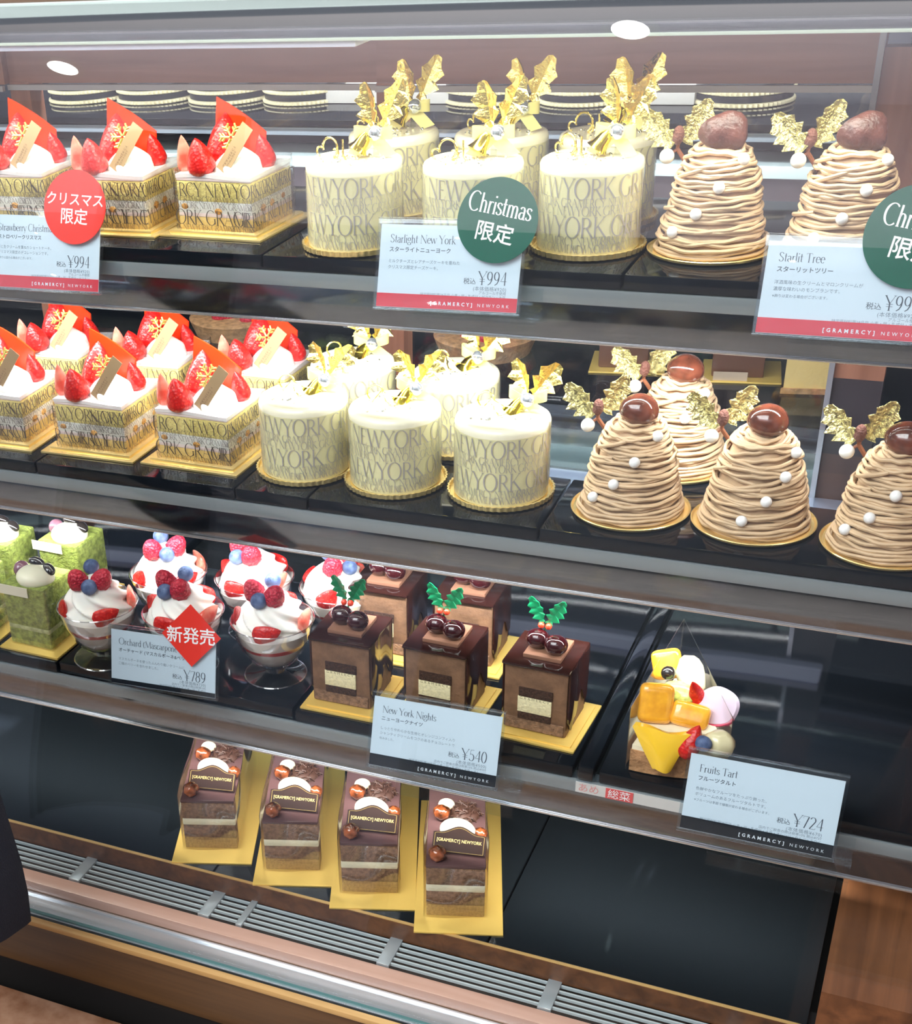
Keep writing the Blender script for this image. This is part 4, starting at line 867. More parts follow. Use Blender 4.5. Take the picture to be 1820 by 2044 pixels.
@once
def chocolate_cube(sprig=1):
    t = thing('chocolate_cube_cake', '-', 'cake'); a = 0.0228; h = 0.0535
    MB().box((0.002, 0.0, 0.001), (0.062, 0.066, 0.002), bev=0.0009).box((0.002, 0.0, 0.0022), (0.055, 0.059, 0.0020), bev=0.0009).build('gold_board', goldmat, t)
    MB().box((0, 0.001, 0.0030 + h / 2), (2 * a, 2 * a - 0.002, h), bev=0.0014).build('mousse_body', mousse, t)
    yf = -a + 0.0017
    b = MB().box((0, yf, 0.0085), (2 * a - 0.003, 0.0012, 0.0085)).build('biscuit_base', brown_sp, t)
    f1 = MB().box((0.0005, yf - 0.0002, 0.0348), (0.0245, 0.0012, 0.0076), bev=0.0004).build('dark_layer', mousse_d, t)
    MB().box((0, yf - 0.0003, 0.0250), (0.0245, 0.0014, 0.0125), bev=0.0005).build('vanilla_filling', creamfill, t)
    MB().box((0, yf - 0.0002, 0.0157), (0.0240, 0.0012, 0.0062), bev=0.0004).build('dark_layer', mousse_d, t)
    mb = MB(); on_plane(mb, sans('G R A M E R C Y', 0.0030, 0, 0.0292, 'CENTER'), lambda x, y: (x, yf - 0.0011, y)); mb.build('film_lettering', mat('olive print', (0.25, 0.22, 0.12), 0.5), f1)
    g = MB().box((0, 0.0, h + 0.0033), (2 * a + 0.0028, 2 * a + 0.0016, 0.0026), bev=0.0012)
    g.sheet(lambda u, v: (a + 0.0010 + 0.0005 * math.sin(9 * u), -a + 0.003 + (2 * a - 0.004) * u, h + 0.003 - (0.040 + 0.008 * math.sin(7 * u) + 0.004 * math.sin(17 * u)) * v), 30, 4, 0.0012)
    g.sheet(lambda u, v: (-a - 0.0010, -a + 0.003 + (2 * a - 0.004) * u, h + 0.003 - (0.042 + 0.008 * math.sin(6 * u)) * v), 30, 4, 0.0012)
    g.sheet(lambda u, v: (-a + 2 * a * u, a + 0.0006, h + 0.003 - 0.05 * v), 10, 4, 0.0012)
    g.build('glaze', choc_gl, t)
    MB().box((0.001, 0.0015, h + 0.0060), (0.027, 0.030, 0.0030), bev=0.0006).build('chocolate_tile', mat('milk chocolate tile', (0.27, 0.13, 0.08), 0.35), t)
    for x, y in ((-0.0065, -0.0005), (0.0080, -0.0050)): MB().ball((x, y, h + 0.0138), 0.0078, (1.06, 1, 0.94), seg=22, rings=14, fn=lambda d: 1 - 0.10 * max(0, d.z) ** 8).build('cherry', cherry, t)
    if sprig:
        q = MB(); q.tube([(-0.004, 0.007, h + 0.010), (-0.003, 0.005, h + 0.024)], 0.0007, 6); q.build('sprig_stem', holly, t)
        for s in (-1, 1):
            mb = MB(); leaf(mb, 0.0190, 0.0062, Matrix.Identity(4), fold=0.35, curl=0.15, n=4); mb.build('holly_leaf', holly, t, (-0.003 + s * 0.002, 0.005, h + 0.0235), (R_(80), R_(s * 30), R_(s * 10)))
            MB().ball((-0.003 + s * 0.0026, 0.003, h + 0.0225), 0.0024, seg=12, rings=8).build('red_berry', redb, t)
    return t

@once
def chocolate_slice(shave_pile=1):
    t = thing('chocolate_slice', '-', 'cake'); w2 = 0.0215; L = 0.125; h = 0.0480
    MB().box((0.0025, 0.0635, 0.0008), (0.0655, 0.165, 0.0016), bev=0.0005).build('gold_board', goldmat, t)
    y0, yc = 0.0, L / 2
    MB().box((0, yc, 0.0070), (2 * w2, L, 0.0110), bev=0.0012).build('praline_base', tan_base, t)
    MB().box((0, yc, 0.0188), (2 * w2, L, 0.0130), bev=0.001).build('brown_sponge', brown_sp, t)
    MB().box((0, yc, 0.0282), (2 * w2 + 0.0004, L + 0.0004, 0.0066), bev=0.0014).build('cream_layer', mat('pale filling', (0.86, 0.80, 0.58), 0.7, bump=0.4, scale=500), t)
    MB().box((0, yc, 0.0392), (2 * w2, L, 0.0164), bev=0.001).build('brown_sponge', brown_sp, t)
    MB().box((0, yc, h + 0.0002), (2 * w2 + 0.0008, L + 0.0006, 0.0030), bev=0.0012).build('glaze', plum_gl, t)
    zt = h + 0.0017
    MB().ball((0.001, 0.0345, zt + 0.006), 0.0125, (1.1, 0.6, 0.8), (R_(-8), 0, R_(-12)), seg=24, rings=14).build('white_chocolate_disc', ivory, t)
    for x, y, s in ((-0.0135, 0.0075, 1.0), (0.0175, 0.0330, 0.85), (-0.0115, 0.058, 1.0)):
        MB().ball((x, y, zt + 0.0052 * s), 0.0066 * s, (1, 1, 0.92), seg=18, rings=12, fn=lambda d: 1 + 0.08 * math.sin(7 * d.x + 2) * math.sin(6 * d.y)).build('caramel_nut', nut, t)
    MB().ball((-0.008, 0.0690, zt + 0.005), 0.0058, (1.1, 0.8, 0.8), seg=14, rings=10).build('white_chocolate_disc', ivory, t)
    rnd = random.Random(5); q = MB()
    for k in range(70):
        a = rnd.uniform(0, 2 * PI); r = 0.0125 * math.sqrt(rnd.random()); x, y = 0.0065 + r * math.cos(a), 0.0640 + 1.1 * r * math.sin(a); z = zt + 0.0070 * (1 - (r / 0.0135) ** 2) + 0.0005
        d = Vector((rnd.uniform(-1, 1), rnd.uniform(-1, 1), rnd.uniform(-.3, .3))).normalized() * 0.0022
        q.tube([(x - d.x, y - d.y, z - d.z), (x + d.x, y + d.y, z + d.z)], 0.0005, 5)
    q.ball((0.0065, 0.0640, zt), 0.0115, (1, 1.1, 0.5), seg=16, rings=8)
    o = q.build('chocolate_shavings', shave, t); o['kind'] = 'stuff'
    # plaque with a curved top edge and gold frame
    W2, Hh = 0.0196, 0.0200
    out = [(-W2, 0), (W2, 0), (W2, Hh * 0.72)] + [(W2 - 2 * W2 * k / 20, Hh * (0.74 + 0.26 * (0.5 - 0.5 * math.cos(2 * PI * min(1, max(0, (k / 20 - 0.12) / 0.76)))))) for k in range(1, 20)] + [(-W2, Hh * 0.72)]
    pl = MB().prism(out, 0.0012).build('plaque', plate_choc, t, (0.0015, 0.0135, zt + 0.001), (R_(48), R_(0), R_(-8)))
    mb = MB(); on_plane(mb, sans('[GRAMERCY] NEWYORK', 0.0034, 0, 0.0078, 'CENTER', 1.0, sx=0.88), lambda x, y: (x, y, 0.00135)); 
    fr = [(x * 0.93, 0.0006 + y * 0.90) for x, y in out]
    for i in range(len(fr)): a, b = fr[i], fr[(i + 1) % len(fr)]; mb.tube([(a[0], a[1], 0.00125), (b[0], b[1], 0.00125)], 0.00022, 4)
    mb.build('gold_print', goldink, pl)
    f = MB(); f.sheet(lambda u, v: ((-w2 - 0.001 + (2 * w2 + 0.002) * u), -0.0014 - 0.0012 * math.sin(5 * u + 3 * v), 0.002 + 0.045 * v), 14, 10, 0.0003)
    f.sheet(lambda u, v: (w2 + 0.0018 + 0.0008 * math.sin(9 * u), -0.001 + (L) * u, 0.002 + 0.053 * v + 0.001 * math.sin(13 * u)), 30, 4, 0.0003)
    f.sheet(lambda u, v: (-w2 - 0.0018 - 0.0008 * math.sin(8 * u), -0.001 + (L) * u, 0.002 + 0.053 * v), 30, 4, 0.0003)
    f.build('film', filmm, t)
    return t

def fruit_tart(label, loc, rz):
    t = thing('fruit_tart', label, 'cake', loc, rz)
    hw, L = 0.0300, 0.098
    def wedge(s, z0, h, mb):
        out = []
        for k in range(9):
            u = -1 + 2 * k / 8; out.append((hw * s * u, -0.004 * (1 - u * u) + (1 - s) * 0.03))
        out.append((0.0, L * (0.3 * (1 - s) + s)))
        return mb.prism(out, h, M4((0, 0, z0), (0, 0, 0)))
    wedge(1.0, 0.001, 0.0165, MB()).build('crust', tartc, t)
    wedge(0.97, 0.0170, 0.0040, MB()).build('custard', custard, t)
    def seg(name, m_, loc_, rot_, sc, fn=None): return MB().ball((0, 0, 0), 0.01, sc, seg=18, rings=12, fn=fn).build(name, m_, t, loc_, rot_)
    bump = lambda d: 1 + 0.05 * math.sin(6 * d.x + 4 * d.y)
    wedge(0.84, 0.0205, 0.0130, MB()).build('cream_mound', custard, t)
    mb = MB()
    A, B, Cc, D = Vector((-0.0290, -0.003, 0.0400)), Vector((0.0070, -0.006, 0.0385)), Vector((-0.0060, -0.0115, 0.0130)), Vector((-0.0125, -0.0110, 0.0135))
    mb.sheet(lambda u, v: (A * (1 - u) + B * u) * (1 - v) + (D * (1 - u) + Cc * u) * v + Vector((0, -0.0035 * math.sin(PI * u) * math.sin(PI * (0.2 + 0.6 * v)), 0.0012 * math.sin(7 * u))), 16, 14, 0.0075)
    mb.build('mango_piece', mango, t)
    def slab(name, m_, c, w_, h_, th_, rot_): return MB().box((0, 0, 0), (w_, th_, h_), bev=th_ * 0.47, seg=5).build(name, m_, t, c, rot_)
    slab('orange_segment', orange, (-0.0165, 0.0165, 0.0455), 0.0225, 0.0270, 0.0125, (R_(-24), R_(4), R_(6)))
    slab('orange_segment', orange, (0.0060, 0.0145, 0.0395), 0.0255, 0.0170, 0.0125, (R_(-35), R_(8), R_(-6)))
    seg('apple_slice', apple, (0.0255, -0.0020, 0.0300), (R_(20), R_(20), R_(6)), (1.05, 0.9, 0.95), bump)
    seg('apple_slice', apple, (0.0050, 0.0480, 0.0500), (R_(55), R_(-20), 0), (0.95, 1.5, 0.6), bump)
    slab('orange_segment', orange, (-0.0110, 0.0580, 0.0520), 0.0200, 0.0210, 0.0120, (R_(-30), R_(-12), 0.1))
    seg('kiwi_slice', kiwi, (-0.0020, 0.0310, 0.0465), (R_(40), 0, R_(-25)), (1.25, 0.8, 0.45))
    seg('grape', bean, (-0.0100, 0.0430, 0.0540), (0, 0, 0), (0.50, 0.50, 0.50))
    strawberry_part(t, (0.0040, -0.0095, 0.0225), 0.0075, 0.0240, (R_(-6), R_(22), 0.3))
    strawberry_part(t, (0.0125, 0.0300, 0.0375), 0.0058, 0.0260, (R_(14), R_(-20), 0.2), 0.7)
    seg('blueberry', blueb, (0.0150, -0.0105, 0.0345), (0.6, 0.5, 0), (0.60, 0.52, 0.52))
    pk = MB().lathe([(0.0005, -0.0024), (0.0128, -0.0024), (0.0140, 0.0), (0.0128, 0.0024), (0.0005, 0.0024)], 40, fn=lambda a, z, u: 1 + 0.07 * math.cos(2 * a) + 0.02 * math.sin(5 * a)).build('pink_slice', dragon, t, (0.0225, 0.0215, 0.0440), (R_(62), R_(-14), R_(-18)))
    q = MB(); q.tube([((0.0136 + 0.00095 * math.cos(2 * R_(x))) * math.cos(R_(x)), (0.0136 + 0.00095 * math.cos(2 * R_(x))) * math.sin(R_(x)), 0.0012) for x in range(175, 330, 6)], 0.0011, 6); q.build('pink_rind', mat('pink rind', (0.62, 0.06, 0.13), 0.3), pk)
    f = MB()
    f.sheet(lambda u, v: (-hw - 0.002 + u * (hw + 0.000), 0.0 + u * (L + 0.004), 0.001 + (0.050 + 0.013 * u) * v), 12, 4, 0.0003)
    f.sheet(lambda u, v: (hw + 0.002 - u * (hw + 0.004), 0.0 + u * (L + 0.004), 0.001 + (0.048 + 0.015 * u) * v), 12, 4, 0.0003)
    ff = f.build('film', filmm, t); q = MB()
    tl, tr, tp_ = Vector((-hw - 0.002, 0, 0.051)), Vector((hw + 0.002, 0, 0.049)), Vector((-0.002, L + 0.004, 0.064))
    q.tube([tl, tp_, tr, tr - Vector((0, 0, 0.047))], 0.00035, 5); q.tube([tl, tl - Vector((0, 0, 0.049))], 0.00035, 5); q.tube([tp_, tp_ - Vector((0, 0, 0.05))], 0.00030, 5)
    q.build('film_edge', clear('film fold', (0.85, 0.85, 0.8), 6.0, 0.2), ff)
    return t

# ------------------------------------------------------------------ price cards in clear holders
CW, CHH = 0.094, 0.0525
def price_card(label, P0, yaw, tilt, title, kana, body, price, sub, small, band, bandink, h=CHH, w=CW, shelf=None, tsize=0.0050, ksize=0.0034):
    t = thing('price_card', label, 'price card', P0, rot=(R_(90 - tilt), 0, 0))
    t.rotation_euler = (Matrix.Rotation(R_(yaw), 3, 'Z') @ Matrix.Rotation(R_(90 - tilt), 3, 'X')).to_euler()
    bpy.context.view_layer.update()
    inv = (Matrix.Translation(Vector(P0)) @ t.rotation_euler.to_matrix().to_4x4()).inverted()
    bh = 0.0085 if h > 0.05 else 0.0035
    MB().box((w / 2, h / 2, 0.0), (w - 0.002, h - 0.0015, 0.0005)).build('card', paperw, t)
    MB().box((w / 2, 0.001 + bh / 2, 0.00030), (w - 0.002, bh, 0.0003)).build('band', band, t)
    q = MB().box((w / 2, h / 2 + 0.001, -0.0016), (w + 0.002, h + 0.003, 0.0012), bev=0.0005)
    q.box((w / 2, h / 2 + 0.001, 0.0014), (w + 0.002, h + 0.003, 0.0009), bev=0.0004).box((w / 2, h + 0.0028, -0.0001), (w + 0.002, 0.0014, 0.0038), bev=0.0005).box((w / 2, -0.0004, -0.0001), (w + 0.002, 0.0014, 0.0038), bev=0.0005)
    q.build('holder', acryl, t)
    if shelf:
        F, T = shelf; a, b = P0[0] + w * 0.2, P0[0] + w + 0.011
        y0 = P0[1] + 0.004; k = MB()
        k.box(((a + b) / 2, (y0 + F) / 2 + 0.004, T - 0.0285), (b - a, F - y0 + 0.006, 0.0012), bev=0.0004)
        k.box(((a + b) / 2, F - 0.0018, T - 0.022), (b - a, 0.0014, 0.022), bev=0.0004)
        k.box(((a + b) / 2, y0 + 0.002, T - 0.034), (b - a, 0.0012, 0.010), bev=0.0004)
        k.v = [tuple(inv @ Vector(v)) for v in k.v]
        k.build('clip', clear('clip acrylic', (0.95, 0.97, 0.98), 0.45, 0.03), t)
    zt = 0.00033
    pl = lambda x, y: (x, y, zt)
    mb = MB(); mb2 = MB()
    on_plane(mb, serif(title, tsize, 0.0075, h - 0.0118, 0.98, 0.095, 0.034), pl)
    on_plane(mb, sans(kana, ksize, 0.0072, h - 0.0172, bold=0.00004), pl)
    yy = h - 0.0240
    for k, line in enumerate(body):
        on_plane(mb2, sans(line, 0.0025 if k < 2 else 0.0020, 0.0070, yy), pl); yy -= 0.0037
    V, Fc, wd = serif('\u00a5' + price, 0.0080, 0, 0, 0.88, 0.095, 0.032, 0.02)
    xr = w - 0.0085; yp = (bh + 0.0085 if h > 0.05 else bh + 0.0078)
    mb.build('printed_text', ink, t); mb = MB()
    mb.add([(xr - wd + x, yp + y, zt) for x, y in V], Fc, False)
    on_plane(mb, sans('\u7a0e\u8fbc', 0.0041, xr - wd - 0.0012, yp + 0.0004, 'RIGHT'), pl)
    on_plane(mb2, sans(sub, 0.0030, xr, bh + 0.0050, 'RIGHT', 1.1), pl)
    for k, line in enumerate(small): on_plane(mb2, sans(line, 0.0022, xr, bh + 0.0028 - 0.0024 * k, 'RIGHT'), pl)
    mb.build('price_text', ink, t); mb2.build('small_print', inklight, t)
    if h > 0.05:
        mb = MB(); on_plane(mb, sans('[GRAMERCY]', 0.0030, w - 0.0570, 0.0035, space=1.75, bold=0.00008), lambda x, y: (x, y, 0.0005)); on_plane(mb, sans('NEWYORK', 0.0028, w - 0.0262, 0.0035, space=1.75), lambda x, y: (x, y, 0.0005)); mb.build('band_text', bandink, t)
    return t
def round_sticker(t, c, r, material, lines, rot=0.0, tilt=0.0):
    root = MB().lathe([(r, 0.0), (r, 0.0007)], 64).build('sticker', material, t, (c[0], c[1], 0.0030), (0, tilt, rot))
    mb = MB()
    for kind, tx, sz, y in lines:
        if kind == 'serif':
            V, Fc, wd = serif(tx, sz, 0, y, 0.80, 0.13, 0.045); mb.add([(x - wd / 2, yy, 0.00085) for x, yy in V], Fc, False)
        else: on_plane(mb, sans(tx, sz, 0, y, 'CENTER', bold=sz * 0.012), lambda x, yy: (x, yy, 0.00085))
    mb.build('sticker_text', whiteink, root); return root
ALL28 = '\u7279\u5b9a\u539f\u6750\u6599\u7b4928\u54c1\u76ee \u5c0f\u9ea6\u30fb\u5375\u30fb\u4e73\u6210\u5206'
SHF1, SHF3 = (F1, T1), (F3, T3)
LIM = '\u9650\u5b9a'
ta = price_card('white price card with a round red sticker below the strawberry cakes', (-0.6470, 0.8455, Z(-0.2752)), 2, 18, 'Strawberry Christmas', '\u30b9\u30c8\u30ed\u30d9\u30ea\u30fc\u30af\u30ea\u30b9\u30de\u30b9',
    ('\u82fa\u3068\u751f\u30af\u30ea\u30fc\u30e0\u3092\u91cd\u306d\u305f\u30b7\u30e7\u30fc\u30c8\u30b1\u30fc\u30ad\u3002', '\u30af\u30ea\u30b9\u30de\u30b9\u9650\u5b9a\u306e\u30c7\u30b3\u30ec\u30fc\u30b7\u30e7\u30f3\u3067\u3059\u3002', '\u203b\u98fe\u308a\u306f\u5909\u308f\u308b\u5834\u5408\u304c\u3054\u3056\u3044\u307e\u3059\u3002'), '994', '(\u672c\u4f53\u4fa1\u683c\u00a5920)', ('\u30a2\u30eb\u30b3\u30fc\u30eb\u4e0d\u4f7f\u7528', ALL28 + '\u30fb\u30bc\u30e9\u30c1\u30f3'), redband, whiteink, shelf=SHF1)
round_sticker(ta, (0.0735, 0.0580), 0.0252, redst, (('sans', '\u30af\u30ea\u30b9\u30de\u30b9', 0.0095, 0.0018), ('sans', LIM, 0.0115, -0.0105)), R_(-2), 0.0)
tb = price_card('white price card with a round green sticker below the white lettered cakes', (-0.3395, 0.8440, Z(-0.2700)), 3, 17, 'Starlight New York', '\u30b9\u30bf\u30fc\u30e9\u30a4\u30c8\u30cb\u30e5\u30fc\u30e8\u30fc\u30af',
    ('\u30df\u30eb\u30af\u30c1\u30fc\u30ba\u3068\u30ec\u30a2\u30c1\u30fc\u30ba\u30b1\u30fc\u30ad\u3092\u91cd\u306d\u305f', '\u30af\u30ea\u30b9\u30de\u30b9\u9650\u5b9a\u30c1\u30fc\u30ba\u30b1\u30fc\u30ad\u3002'), '994', '(\u672c\u4f53\u4fa1\u683c\u00a5920)', ('\u30a2\u30eb\u30b3\u30fc\u30eb\u4e0d\u4f7f\u7528', ALL28 + '\u30fb\u30bc\u30e9\u30c1\u30f3\u30fb\u5927\u8c46'), redband, whiteink, shelf=SHF1)
XM = (('serif', 'Christmas', 0.0112, 0.0032), ('sans', LIM, 0.0125, -0.0120))
round_sticker(tb, (0.0765, 0.0555), 0.0253, greenst, XM, R_(-9))
tc = price_card('white price card with a round green sticker below the chestnut cakes', (-0.1036, 0.8440, Z(-0.2701)), 1, 18, 'Starlit Tree', '\u30b9\u30bf\u30fc\u30ea\u30c3\u30c8\u30c4\u30ea\u30fc',
    ('\u6d0b\u9152\u98a8\u5473\u306e\u751f\u30af\u30ea\u30fc\u30e0\u3068\u30de\u30ed\u30f3\u30af\u30ea\u30fc\u30e0\u304c', '\u6fc3\u539a\u306a\u5473\u308f\u3044\u306e\u30e2\u30f3\u30d6\u30e9\u30f3\u3067\u3059\u3002', '\u203b\u98fe\u308a\u306f\u5909\u308f\u308b\u5834\u5408\u304c\u3054\u3056\u3044\u307e\u3059\u3002'), '994', '(\u672c\u4f53\u4fa1\u683c\u00a5920)', ('\u30a2\u30eb\u30b3\u30fc\u30eb\u4f7f\u7528', ALL28 + '\u30fb\u5927\u8c46'), redband, whiteink, shelf=SHF1)
round_sticker(tc, (0.0775, 0.0565), 0.0275, greenst, XM, R_(-9))
td = price_card('white price card with a red diamond sticker in front of the glass dessert cups', (-0.527, 0.757, Z(-0.545)), 4, 14, 'Orchard (Mascarpone', '\u30aa\u30fc\u30c1\u30e3\u30fc\u30c9 (\u30de\u30b9\u30ab\u30eb\u30dd\u30fc\u30cd&\u30d9\u30ea\u30fc\u30ba)',
    ('\u30de\u30b9\u30ab\u30eb\u30dd\u30fc\u30cd\u3092\u4f7f\u3063\u305f\u3075\u3093\u308f\u308a\u8efd\u3044\u30af\u30ea\u30fc\u30e0\u306b', '\u4e8c\u7a2e\u306e\u30d9\u30ea\u30fc\u3092\u5408\u308f\u305b\u307e\u3057\u305f\u3002'), '789', '(\u672c\u4f53\u4fa1\u683c\u00a5730)', ('\u5e97\u5185\u3067\u3054\u98f2\u98df\u306e\u969b\u306f\u7a0e\u738710%', ALL28), blackband, whiteink, h=0.044, w=0.088)
s = MB(); s.box((0, 0, 0.0004), (0.0335, 0.0335, 0.0007), (0, 0, R_(45)), bev=0.0)
s = s.build('sticker', redst, td, (0.0685, 0.0475, 0.0030), (0, 0, R_(2)))
mb = MB(); on_plane(mb, sans('\u65b0\u767a\u58f2', 0.0132, 0, -0.0048, 'CENTER', bold=0.00016), lambda x, y: (x, y, 0.0009)); mb.build('sticker_text', whiteink, s)
price_card('white price card with a black band in front of the glazed chocolate cubes', (-0.3195, 0.7625, Z(-0.5745)), 2, 18, 'New York Nights', '\u30cb\u30e5\u30fc\u30e8\u30fc\u30af\u30ca\u30a4\u30c4',
    ('\u3057\u3063\u3068\u308a\u3084\u308f\u3089\u304b\u306a\u751f\u5730\u3068\u30aa\u30ec\u30f3\u30b8\u30b3\u30f3\u30d5\u30a3\u5165\u308a', '\u30b7\u30e3\u30f3\u30c6\u30a3\u30af\u30ea\u30fc\u30e0\u3092\u30b3\u30af\u306e\u3042\u308b\u30c1\u30e7\u30b3\u30ec\u30fc\u30c8\u3067', '\u5305\u307f\u307e\u3057\u305f\u3002'), '540', '(\u672c\u4f53\u4fa1\u683c\u00a5500)', ('\u5e97\u5185\u3067\u3054\u98f2\u98df\u306e\u969b\u306f\u7a0e\u738710% \u7a0e\u8fbc\u00a5550', ALL28 + '\u30fb\u5927\u8c46\u30fb\u30aa\u30ec\u30f3\u30b8'), blackband, whiteink, shelf=SHF3)
price_card('white price card with a black band in front of the fruit tart', (-0.1022, 0.7598, Z(-0.5703)), 0.5, 17.5, 'Fruits Tart', '\u30d5\u30eb\u30fc\u30c4\u30bf\u30eb\u30c8',
    ('\u8272\u9bae\u3084\u304b\u306a\u30d5\u30eb\u30fc\u30c4\u3092\u305f\u3063\u3077\u308a\u98fe\u3063\u305f\u3001', '\u30dc\u30ea\u30e5\u30fc\u30e0\u306e\u3042\u308b\u30d5\u30eb\u30fc\u30c4\u30bf\u30eb\u30c8\u3067\u3059\u3002', '\u203b\u30d5\u30eb\u30fc\u30c4\u306f\u5b63\u7bc0\u3067\u7a2e\u985e\u304c\u5909\u308f\u308b\u5834\u5408\u304c\u3054\u3056\u3044\u307e\u3059\u3002'), '724', '(\u672c\u4f53\u4fa1\u683c\u00a5670)', ('\u5e97\u5185\u3067\u3054\u98f2\u98df\u306e\u969b\u306f\u7a0e\u738710% \u7a0e\u8fbc\u00a5737', ALL28 + '\u30fb\u5927\u8c46\u30fb\u30aa\u30ec\u30f3\u30b8\u30fb\u308a\u3093\u3054\u30fb\u30ad\u30a6\u30a4'), blackband, whiteink, shelf=SHF3)

# ------------------------------------------------------------------ the pastries
G1, G2 = 'strawberry shortcakes on the top shelf', 'strawberry shortcakes on the second shelf'
strawberry_cake('top-shelf strawberry shortcake cut by the frame edge above the red-stickered card', (-0.659, 0.934, T1), R_(2), G1, turn=1)
strawberry_cake('top-shelf strawberry shortcake partly behind the red round sticker', (-0.5715, 0.934, T1), R_(1), G1, turn=0)
strawberry_cake('top-shelf strawberry shortcake beside the white lettered cakes', (-0.4850, 0.940, T1), R_(-3), G1, turn=2)
strawberry_cake('second-shelf front strawberry shortcake cut by the frame edge', (-0.675, 0.886, T2), R_(1), G2, turn=1)
strawberry_cake('second-shelf front strawberry shortcake between two other front shortcakes', (-0.5835, 0.8895, T2), R_(0), G2, turn=0)
strawberry_cake('second-shelf front strawberry shortcake next to the white lettered cakes', (-0.4930, 0.8905, T2), R_(-2), G2, turn=2)
strawberry_cake('second-shelf back-row strawberry shortcake farthest from the white cakes', (-0.683, 0.985, T2), R_(1), G2, turn=0)
strawberry_cake('second-shelf back-row strawberry shortcake between its two row neighbours', (-0.588, 0.985, T2), R_(2), G2, turn=2)
strawberry_cake('second-shelf back-row strawberry shortcake next to the white lettered cakes', (-0.4895, 0.985, T2), R_(-2), G2, turn=1)
G = 'white lettered cakes on the top shelf'
starlight_cake('top-shelf front white lettered cake beside the strawberry shortcakes', (-0.3764, 0.9045, T1), R_(0), G, pick='tall')
starlight_cake('top-shelf front white lettered cake half behind the green round sticker', (-0.2955, 0.9090, T1), R_(12), G, pick='tall')
starlight_cake('top-shelf front white lettered cake beside the tall chestnut cake', (-0.2224, 0.9240, T1), R_(-14), G, pick='tall')
starlight_cake('top-shelf back white lettered cake showing behind the one near the shortcakes', (-0.384, 0.998, T1), R_(8), G, pick='tall')
starlight_cake('top-shelf back white lettered cake standing above the green sticker', (-0.305, 1.000, T1), R_(-10), G, pick='tall')
starlight_cake('top-shelf back white lettered cake nearest the chestnut cakes', (-0.231, 1.000, T1), R_(4), G, pick='tall')
G = 'white lettered cakes on the second shelf'
starlight_cake('second-shelf front white lettered cake touching the shortcake row', (-0.4105, 0.8790, T2), R_(0), G, pick='short')
starlight_cake('second-shelf front white lettered cake in the middle of three', (-0.3394, 0.8770, T2), R_(10), G, pick='short')
starlight_cake('second-shelf front white lettered cake beside the chestnut cakes', (-0.2622, 0.8790, T2), R_(-6), G, pick='short')
starlight_cake('second-shelf back white lettered cake behind the shortcake end of its row', (-0.405, 0.960, T2), R_(14), G, pick='short')
starlight_cake('second-shelf back white lettered cake behind the gap before the chestnut cakes', (-0.3215, 0.955, T2), R_(-8), G, pick='short')
G = 'chestnut cream cakes'
mont_blanc('tall chestnut cream cake on the top shelf beside the white lettered cakes', (-0.1462, 0.9310, T1), R_(0), G, style=2)
mont_blanc('tall chestnut cream cake on the top shelf behind the cropped price card', (-0.0695, 0.9330, T1), R_(12), G, style=2)
mont_blanc('second-shelf chestnut cream cake next to the white lettered cakes', (-0.1722, 0.8770, T2), R_(0), G, style=0)
mont_blanc('second-shelf chestnut cream cake in the middle of its front row, pearls trailing down', (-0.0938, 0.8790, T2), R_(0), G, style=1)
mont_blanc('second-shelf chestnut cream cake cut by the frame beside the end panel', (-0.0135, 0.8700, T2), R_(-10), G, style=0, key=(('style', 0),))
mont_blanc('second-shelf chestnut cream cake standing in the back row', (-0.1600, 0.960, T2), R_(6), G, style=0)
G = 'green tea cakes'
green_tea_cake('green tea cake in front beside the glass cups', (-0.6315, 0.8240, T3), R_(-2), G)
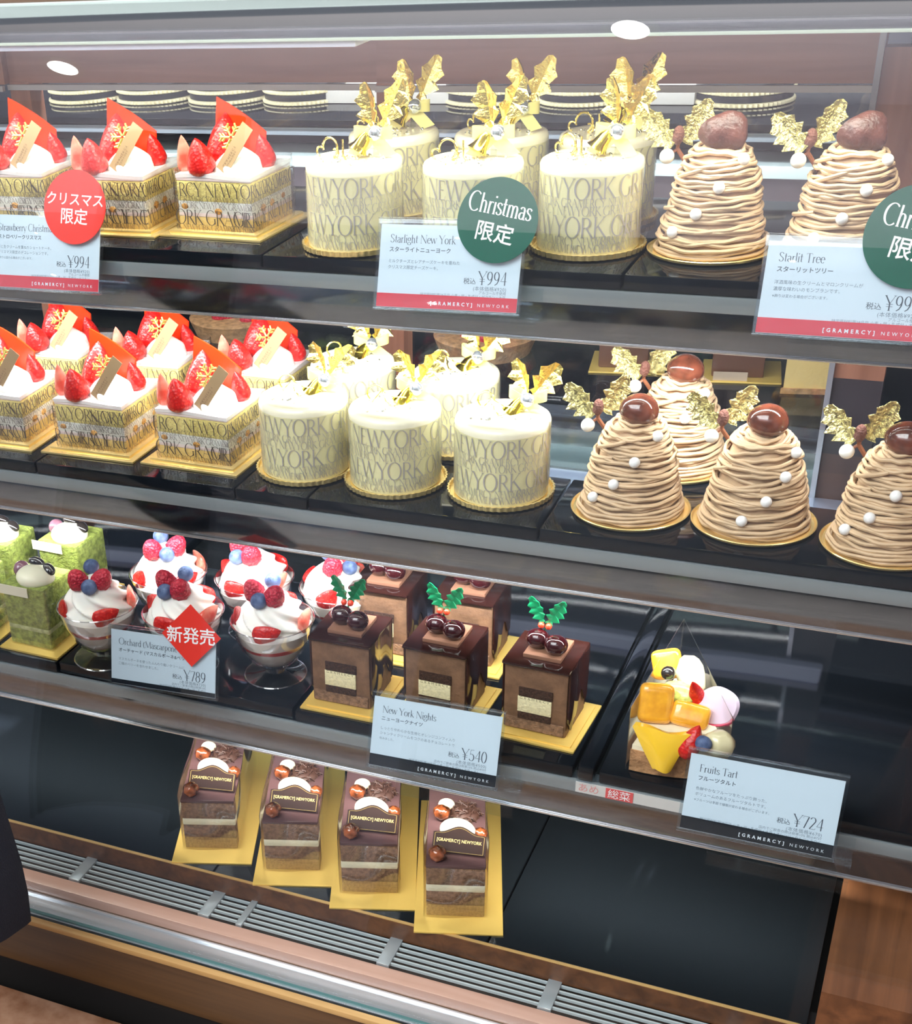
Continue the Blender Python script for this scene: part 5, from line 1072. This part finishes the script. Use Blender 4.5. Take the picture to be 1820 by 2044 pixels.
green_tea_cake('green tea cake in the back row nearest the glass cups', (-0.6480, 0.9020, T3), R_(-3), G)
green_tea_cake('green tea cake in the back row cut by the frame edge', (-0.7080, 0.8850, T3), R_(0), G)
green_tea_cake('green tea cake in the front row almost outside the frame', (-0.6960, 0.8200, T3), R_(0), G)
G = 'glass cups of cream and berries'
dessert_cup('front dessert cup beside the green tea cake', (-0.5674, 0.8120, T3), R_(24), G)
dessert_cup('front dessert cup behind the red diamond sticker', (-0.4960, 0.8230, T3), R_(-22), G)
dessert_cup('front dessert cup beside the glazed chocolate cubes', (-0.4245, 0.8340, T3), R_(-6), G)
dessert_cup('back dessert cup nearest the green tea cakes', (-0.5400, 0.8800, T3), R_(40), G)
dessert_cup('back dessert cup in the middle of the rear row', (-0.4680, 0.8930, T3), R_(-30), G)
dessert_cup('back dessert cup nearest the chocolate cubes', (-0.3985, 0.9020, T3), R_(75), G, scale=(0.97, 0.97, 0.97))
G = 'glazed chocolate cubes'
chocolate_cube('front glazed chocolate cube beside the glass dessert cups', (-0.3570, 0.8265, T3), R_(0), G, sprig=1)
chocolate_cube('front glazed chocolate cube behind the black-banded price card', (-0.2870, 0.8360, T3), R_(-2), G, sprig=1)
chocolate_cube('front glazed chocolate cube beside the divider and fruit tart', (-0.2140, 0.8385, T3), R_(-3), G, sprig=1)
chocolate_cube('back glazed chocolate cube behind the one near the dessert cups', (-0.3590, 0.9080, T3), R_(0), G, sprig=0)
chocolate_cube('back glazed chocolate cube behind the price-card cube', (-0.2930, 0.9140, T3), R_(0), G, sprig=0)
fruit_tart('wrapped fruit tart wedge standing alone on the third shelf', (-0.1140, 0.8030, T3), R_(10))
G = 'layered chocolate slices'
for k, (x, y, a, lab) in enumerate(((-0.4660, 0.7790, 19, 'layered chocolate slice farthest from the end panel'), (-0.3925, 0.7775, 19, 'layered chocolate slice second from the patterned bare deck'), (-0.3255, 0.7740, 19, 'layered chocolate slice second from the bare end of the deck'), (-0.2560, 0.7715, 18, 'layered chocolate slice closest to the end panel'))):
    chocolate_slice(lab, (x, y, T4), R_(a), G)
